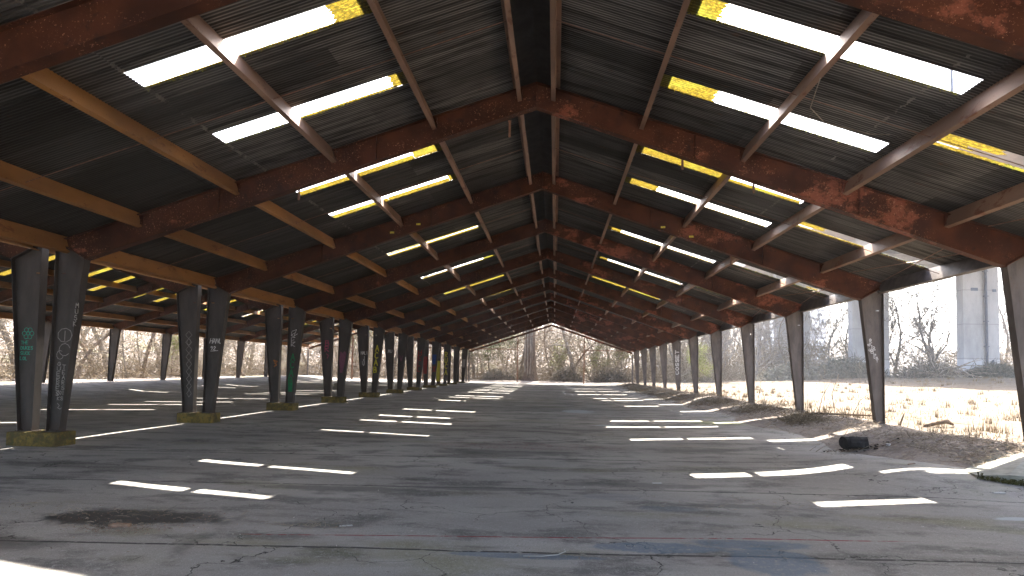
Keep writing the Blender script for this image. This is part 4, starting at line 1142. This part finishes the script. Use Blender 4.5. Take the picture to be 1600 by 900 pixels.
# broken slab lip at the right edge
M['slab'] = simple('broken_slab_concrete', (.23,.23,.20), .9, .25, 5)
mb = MB()
top = [(7.55,11.35),(7.9,11.1),(8.15,10.95),(8.7,10.9),(9.6,10.85),(9.7,12.9),(8.9,13.0),(8.3,12.7),(7.8,12.1)]
zt = [gz(x,y) for x, y in top]; zt0 = .34
mb2 = MB(); n = len(top); hs = [.06,.15,.17,.17,.17,.03,.01,.005,.005]
mb.face([(x,y,z+h) for (x,y),z,h in zip(top, zt, hs)])
for i in range(n):
    j = (i+1) % n
    mb.face([(top[i][0]+.02,top[i][1]+.03,zt[i]-.15),(top[j][0]+.02,top[j][1]+.03,zt[j]-.15),(top[j][0],top[j][1],zt[j]+hs[j]),(top[i][0],top[i][1],zt[i]+hs[i])])
sl = mb.build('broken_slab', M['slab']); tag(sl, 'lifted corner of broken concrete slab with a mossy dark edge, right edge of the floor', 'slab')
mb = MB(); R = random.Random(8)
for _ in range(500):
    t = R.random(); P = top[:5]; f = t*3.0; i = int(f); fr = f-i
    x = P[i][0]+(P[i+1][0]-P[i][0])*fr; y = P[i][1]+(P[i+1][1]-P[i][1])*fr-.02*R.random(); z = gz(x,y)+.08*R.random()
    s = .022; q = [(x+R.gauss(0,s),y+R.gauss(0,s*.6),z+R.gauss(0,s)) for _ in range(3)]; mb.face(q)
mb.build('moss', M['moss'], sl, kind='stuff')
# splintered board bits in the puddle, litter scraps
def scrap(name, label, x, y, l, w, h, rot, mat, cat):
    mb = MB(); c, s_ = math.cos(rot), math.sin(rot); z = gz(x,y)+.004
    base = [(-l/2,-w/2),(l/2,-w/2*.8),(l/2*.92,w/2),(-l/2*.97,w/2*.9)]
    mb.prism_z([(x+a*c-b*s_, y+a*s_+b*c) for a, b in base], z, z+h)
    return tag(mb.build(name, mat), label, cat)
M['wood'] = simple('weathered_board', (.26,.17,.12), .85, .4, 12)
M['paper'] = simple('pale_scrap', (.42,.42,.42), .8, .1, 9)
scrap('board_scrap', 'reddish scrap of board on the rubbish in the dark puddle', -4.98, 6.86, .22, .09, .03, .1, M['wood'], 'board')
scrap('board_scrap', 'pale splinter of wood beside the small crumb heap, left of centre', -2.45, 7.2, .15, .03, .012, .35, M['paper'], 'splinter')
scrap('board_scrap', 'thin stick lying near the right light patches', 7.0, 12.4, .26, .02, .015, .6, M['wood'], 'stick')
scrap('litter_scrap', 'white scrap of litter below the broken slab corner', 7.35, 10.55, .20, .09, .012, .2, M['paper'], 'litter')
scrap('litter_scrap', 'white scrap of litter beside the charred log', 8.0, 15.1, .12, .08, .05, .8, M['paper'], 'litter')
scrap('litter_scrap', 'small pale flake on the floor left of the right light patches', 1.75, 10.5, .16, .05, .01, .2, M['paper'], 'litter')
mb = MB(); cv = [(.55+.14*math.sin(t), 6.0+.35*t*.3, .025) for t in [i/4 for i in range(9)]]
mb.tube([(-.28,5.98,.02),(-.1,5.96,.03),(.05,6.02,.03),(.13,6.14,.03),(.12,6.25,.02)], .004, 4)
tag(mb.build('bent_wire', M['paper'], smooth=True), 'thin pale bent wire lying on the blue painted floor', 'wire')
# vine and wire hanging from the purlins
mb = MB(); mb.tube([(3.98,9.3,6.35),(4.2,10.2,6.28),(4.6,10.6,6.2),(5.3,10.5,5.95),(5.6,10.4,5.9)],[.008,.009,.007,.006,.004],4)
mb.tube([(4.3,10.3,6.27),(4.35,10.6,6.3),(4.6,10.9,6.2)],[.005,.004,.003],4)
tag(mb.build('dead_vine', M['twig'], smooth=True), 'dead vine stem caught on the purlin under the right skylights', 'vine')

# ------------------------------------------------------------------ viaduct, towers, sign
via = thing('viaduct', 'high concrete road viaduct crossing beyond the straw field', 'viaduct', (43, 80, 1.8))
for i, (xa, xb, y, ww, label) in enumerate([(48.6,52.7,75,1.3,'nearest pier with a dark drain pipe'),(40.45,45.3,85,1.3,None),(34.6,39.7,97,1.4,None),(47.5,52,128,4.5,None),(37,42,150,4.5,None)]):
    mb = MB(); h = 21; xm, hw = (xa+xb)/2, (xb-xa)/2; c = .5
    mb.prism_z([(xm-hw,y),(xm+hw,y),(xm+hw,y+ww),(xm-hw,y+ww)], .8, h)
    o = mb.build('pier', M['pier'], via, label=label); o.location = (-43,-80,-1.8)
    if i == 0:
        p = MB(); px = 51.1
        p.tube([(px,y-.2,19),(px,y-.2,4.4),(px-.02,y-.2,3.2),(px+.1,y-.25,2.6)], .15, 10)
        for z in (5.5,8.5,11.5,14.5): p.box(px-.24,px+.24,y-.3,y-.01,z,z+.09)
        p.tube([(px-.02,y-.22,3.0),(px+.55,y-.5,3.9)],.13,8)
        o2 = p.build('drain_pipe', M['pipe'], o); 
        p = MB(); p.box(49.5,50.3,y-.05,y-.004,12.2,12.55); p.box(52.0,52.4,y-.05,y-.004,12.1,12.4); p.build('patch_plate', M['tower'], o)
mb = MB(); mb.prism([(30,19.0),(34,18.2),(52,18.2),(57,19.0),(57,21.2),(56.6,21.2),(56.6,20.2),(30.4,20.2),(30.4,21.2),(30,21.2)], -60, 420)
o = mb.build('deck', M['deck'], via); o.location = (-43,-80,-1.8)
mb = MB()
for x in (36,41,46,51): mb.box(x-.25,x+.25,-60,420,16.6,18.25)
o = mb.build('girder', M['pier'], via, kind='stuff'); o.location = (-43,-80,-1.8)
mb = MB()
for y in (75,85,97,128,150): mb.box(33,54,y+.3,y+3.6,15.4,16.7)
o = mb.build('pier_cap', M['pier'], via, kind='stuff'); o.location = (-43,-80,-1.8)
mb = MB(); mb.tube([(31.5,49.5,20.2),(31.5,49.5,31)],[.14,.09],8); mb.tube([(31.5,49.5,31),(34,49.5,31.4)],.06,6)
o = mb.build('lamp_post', M['pipe'], via); o.location = (-43,-80,-1.8)

def tower(x0, x1, y, h, cols, lab, nx, wf):
    t = thing('tower_block', lab, 'tower block', ((x0+x1)/2, y, 1.8))
    lx, ly_, lz_ = -(x0+x1)/2, -y, -1.8
    mb = MB(); mb.box(x0,x1,y,y+18,0,h)
    mb.build('tower_wall', M['tower'], t).location = (lx,ly_,lz_)
    xa = x0+(x1-x0)*wf[0]; xb = x0+(x1-x0)*wf[1]; z = 6
    while z < h-3:
        mb = MB(); mb.box(xa,xb,y-.25,y-.02,z,z+1.5); mb.build('window', M['glass'], t).location = (lx,ly_,lz_); z += 3.1
    mb = MB(); mb.box(x0+3,x1-3,y+4,y+12,h+.01,h+3.5); mb.build('roof_house', M['tower'], t).location = (lx,ly_,lz_)
tower(172,182.5,420,78,None,'pale high tower block with a column of lit windows beside the second pier',2,(.35,.95))
tower(142.5,160,425,72,None,'pale blue wide tower block with white window rows at the left of the viaduct',3,(.1,.7))
sg = thing('blue_sign', 'small blue sign on a post among the brush left of the nearest pier', 'sign', (45.9,78,gz(45.9,78)))
mb = MB(); mb.box(-.25,.25,-.03,.0,.75,1.2); mb.build('sign_plate', M['blue'], sg)
mb = MB(); mb.tube([(0,.03,-.1),(0,.03,1.2)],.03,6); mb.build('sign_post', M['pipe'], sg)

# ------------------------------------------------------------------ air
mb = MB(); mb.box(-960,960,-330,1560,-3,110)
hz = bpy.data.materials.new('pale_air'); hz.use_nodes = True
for n in list(hz.node_tree.nodes):
    if n.type == 'BSDF_PRINCIPLED': hz.node_tree.nodes.remove(n)
pv = hz.node_tree.nodes.new('ShaderNodeVolumePrincipled'); pv.inputs['Density'].default_value = HAZE
pv.inputs['Color'].default_value = (.9,.93,1,1); pv.inputs['Anisotropy'].default_value = .3
hz.node_tree.links.new(pv.outputs[0], hz.node_tree.nodes['Material Output'].inputs['Volume'])
o = mb.build('haze', hz); o['kind'] = 'stuff'; o['label'] = 'pale bright air over the whole place'
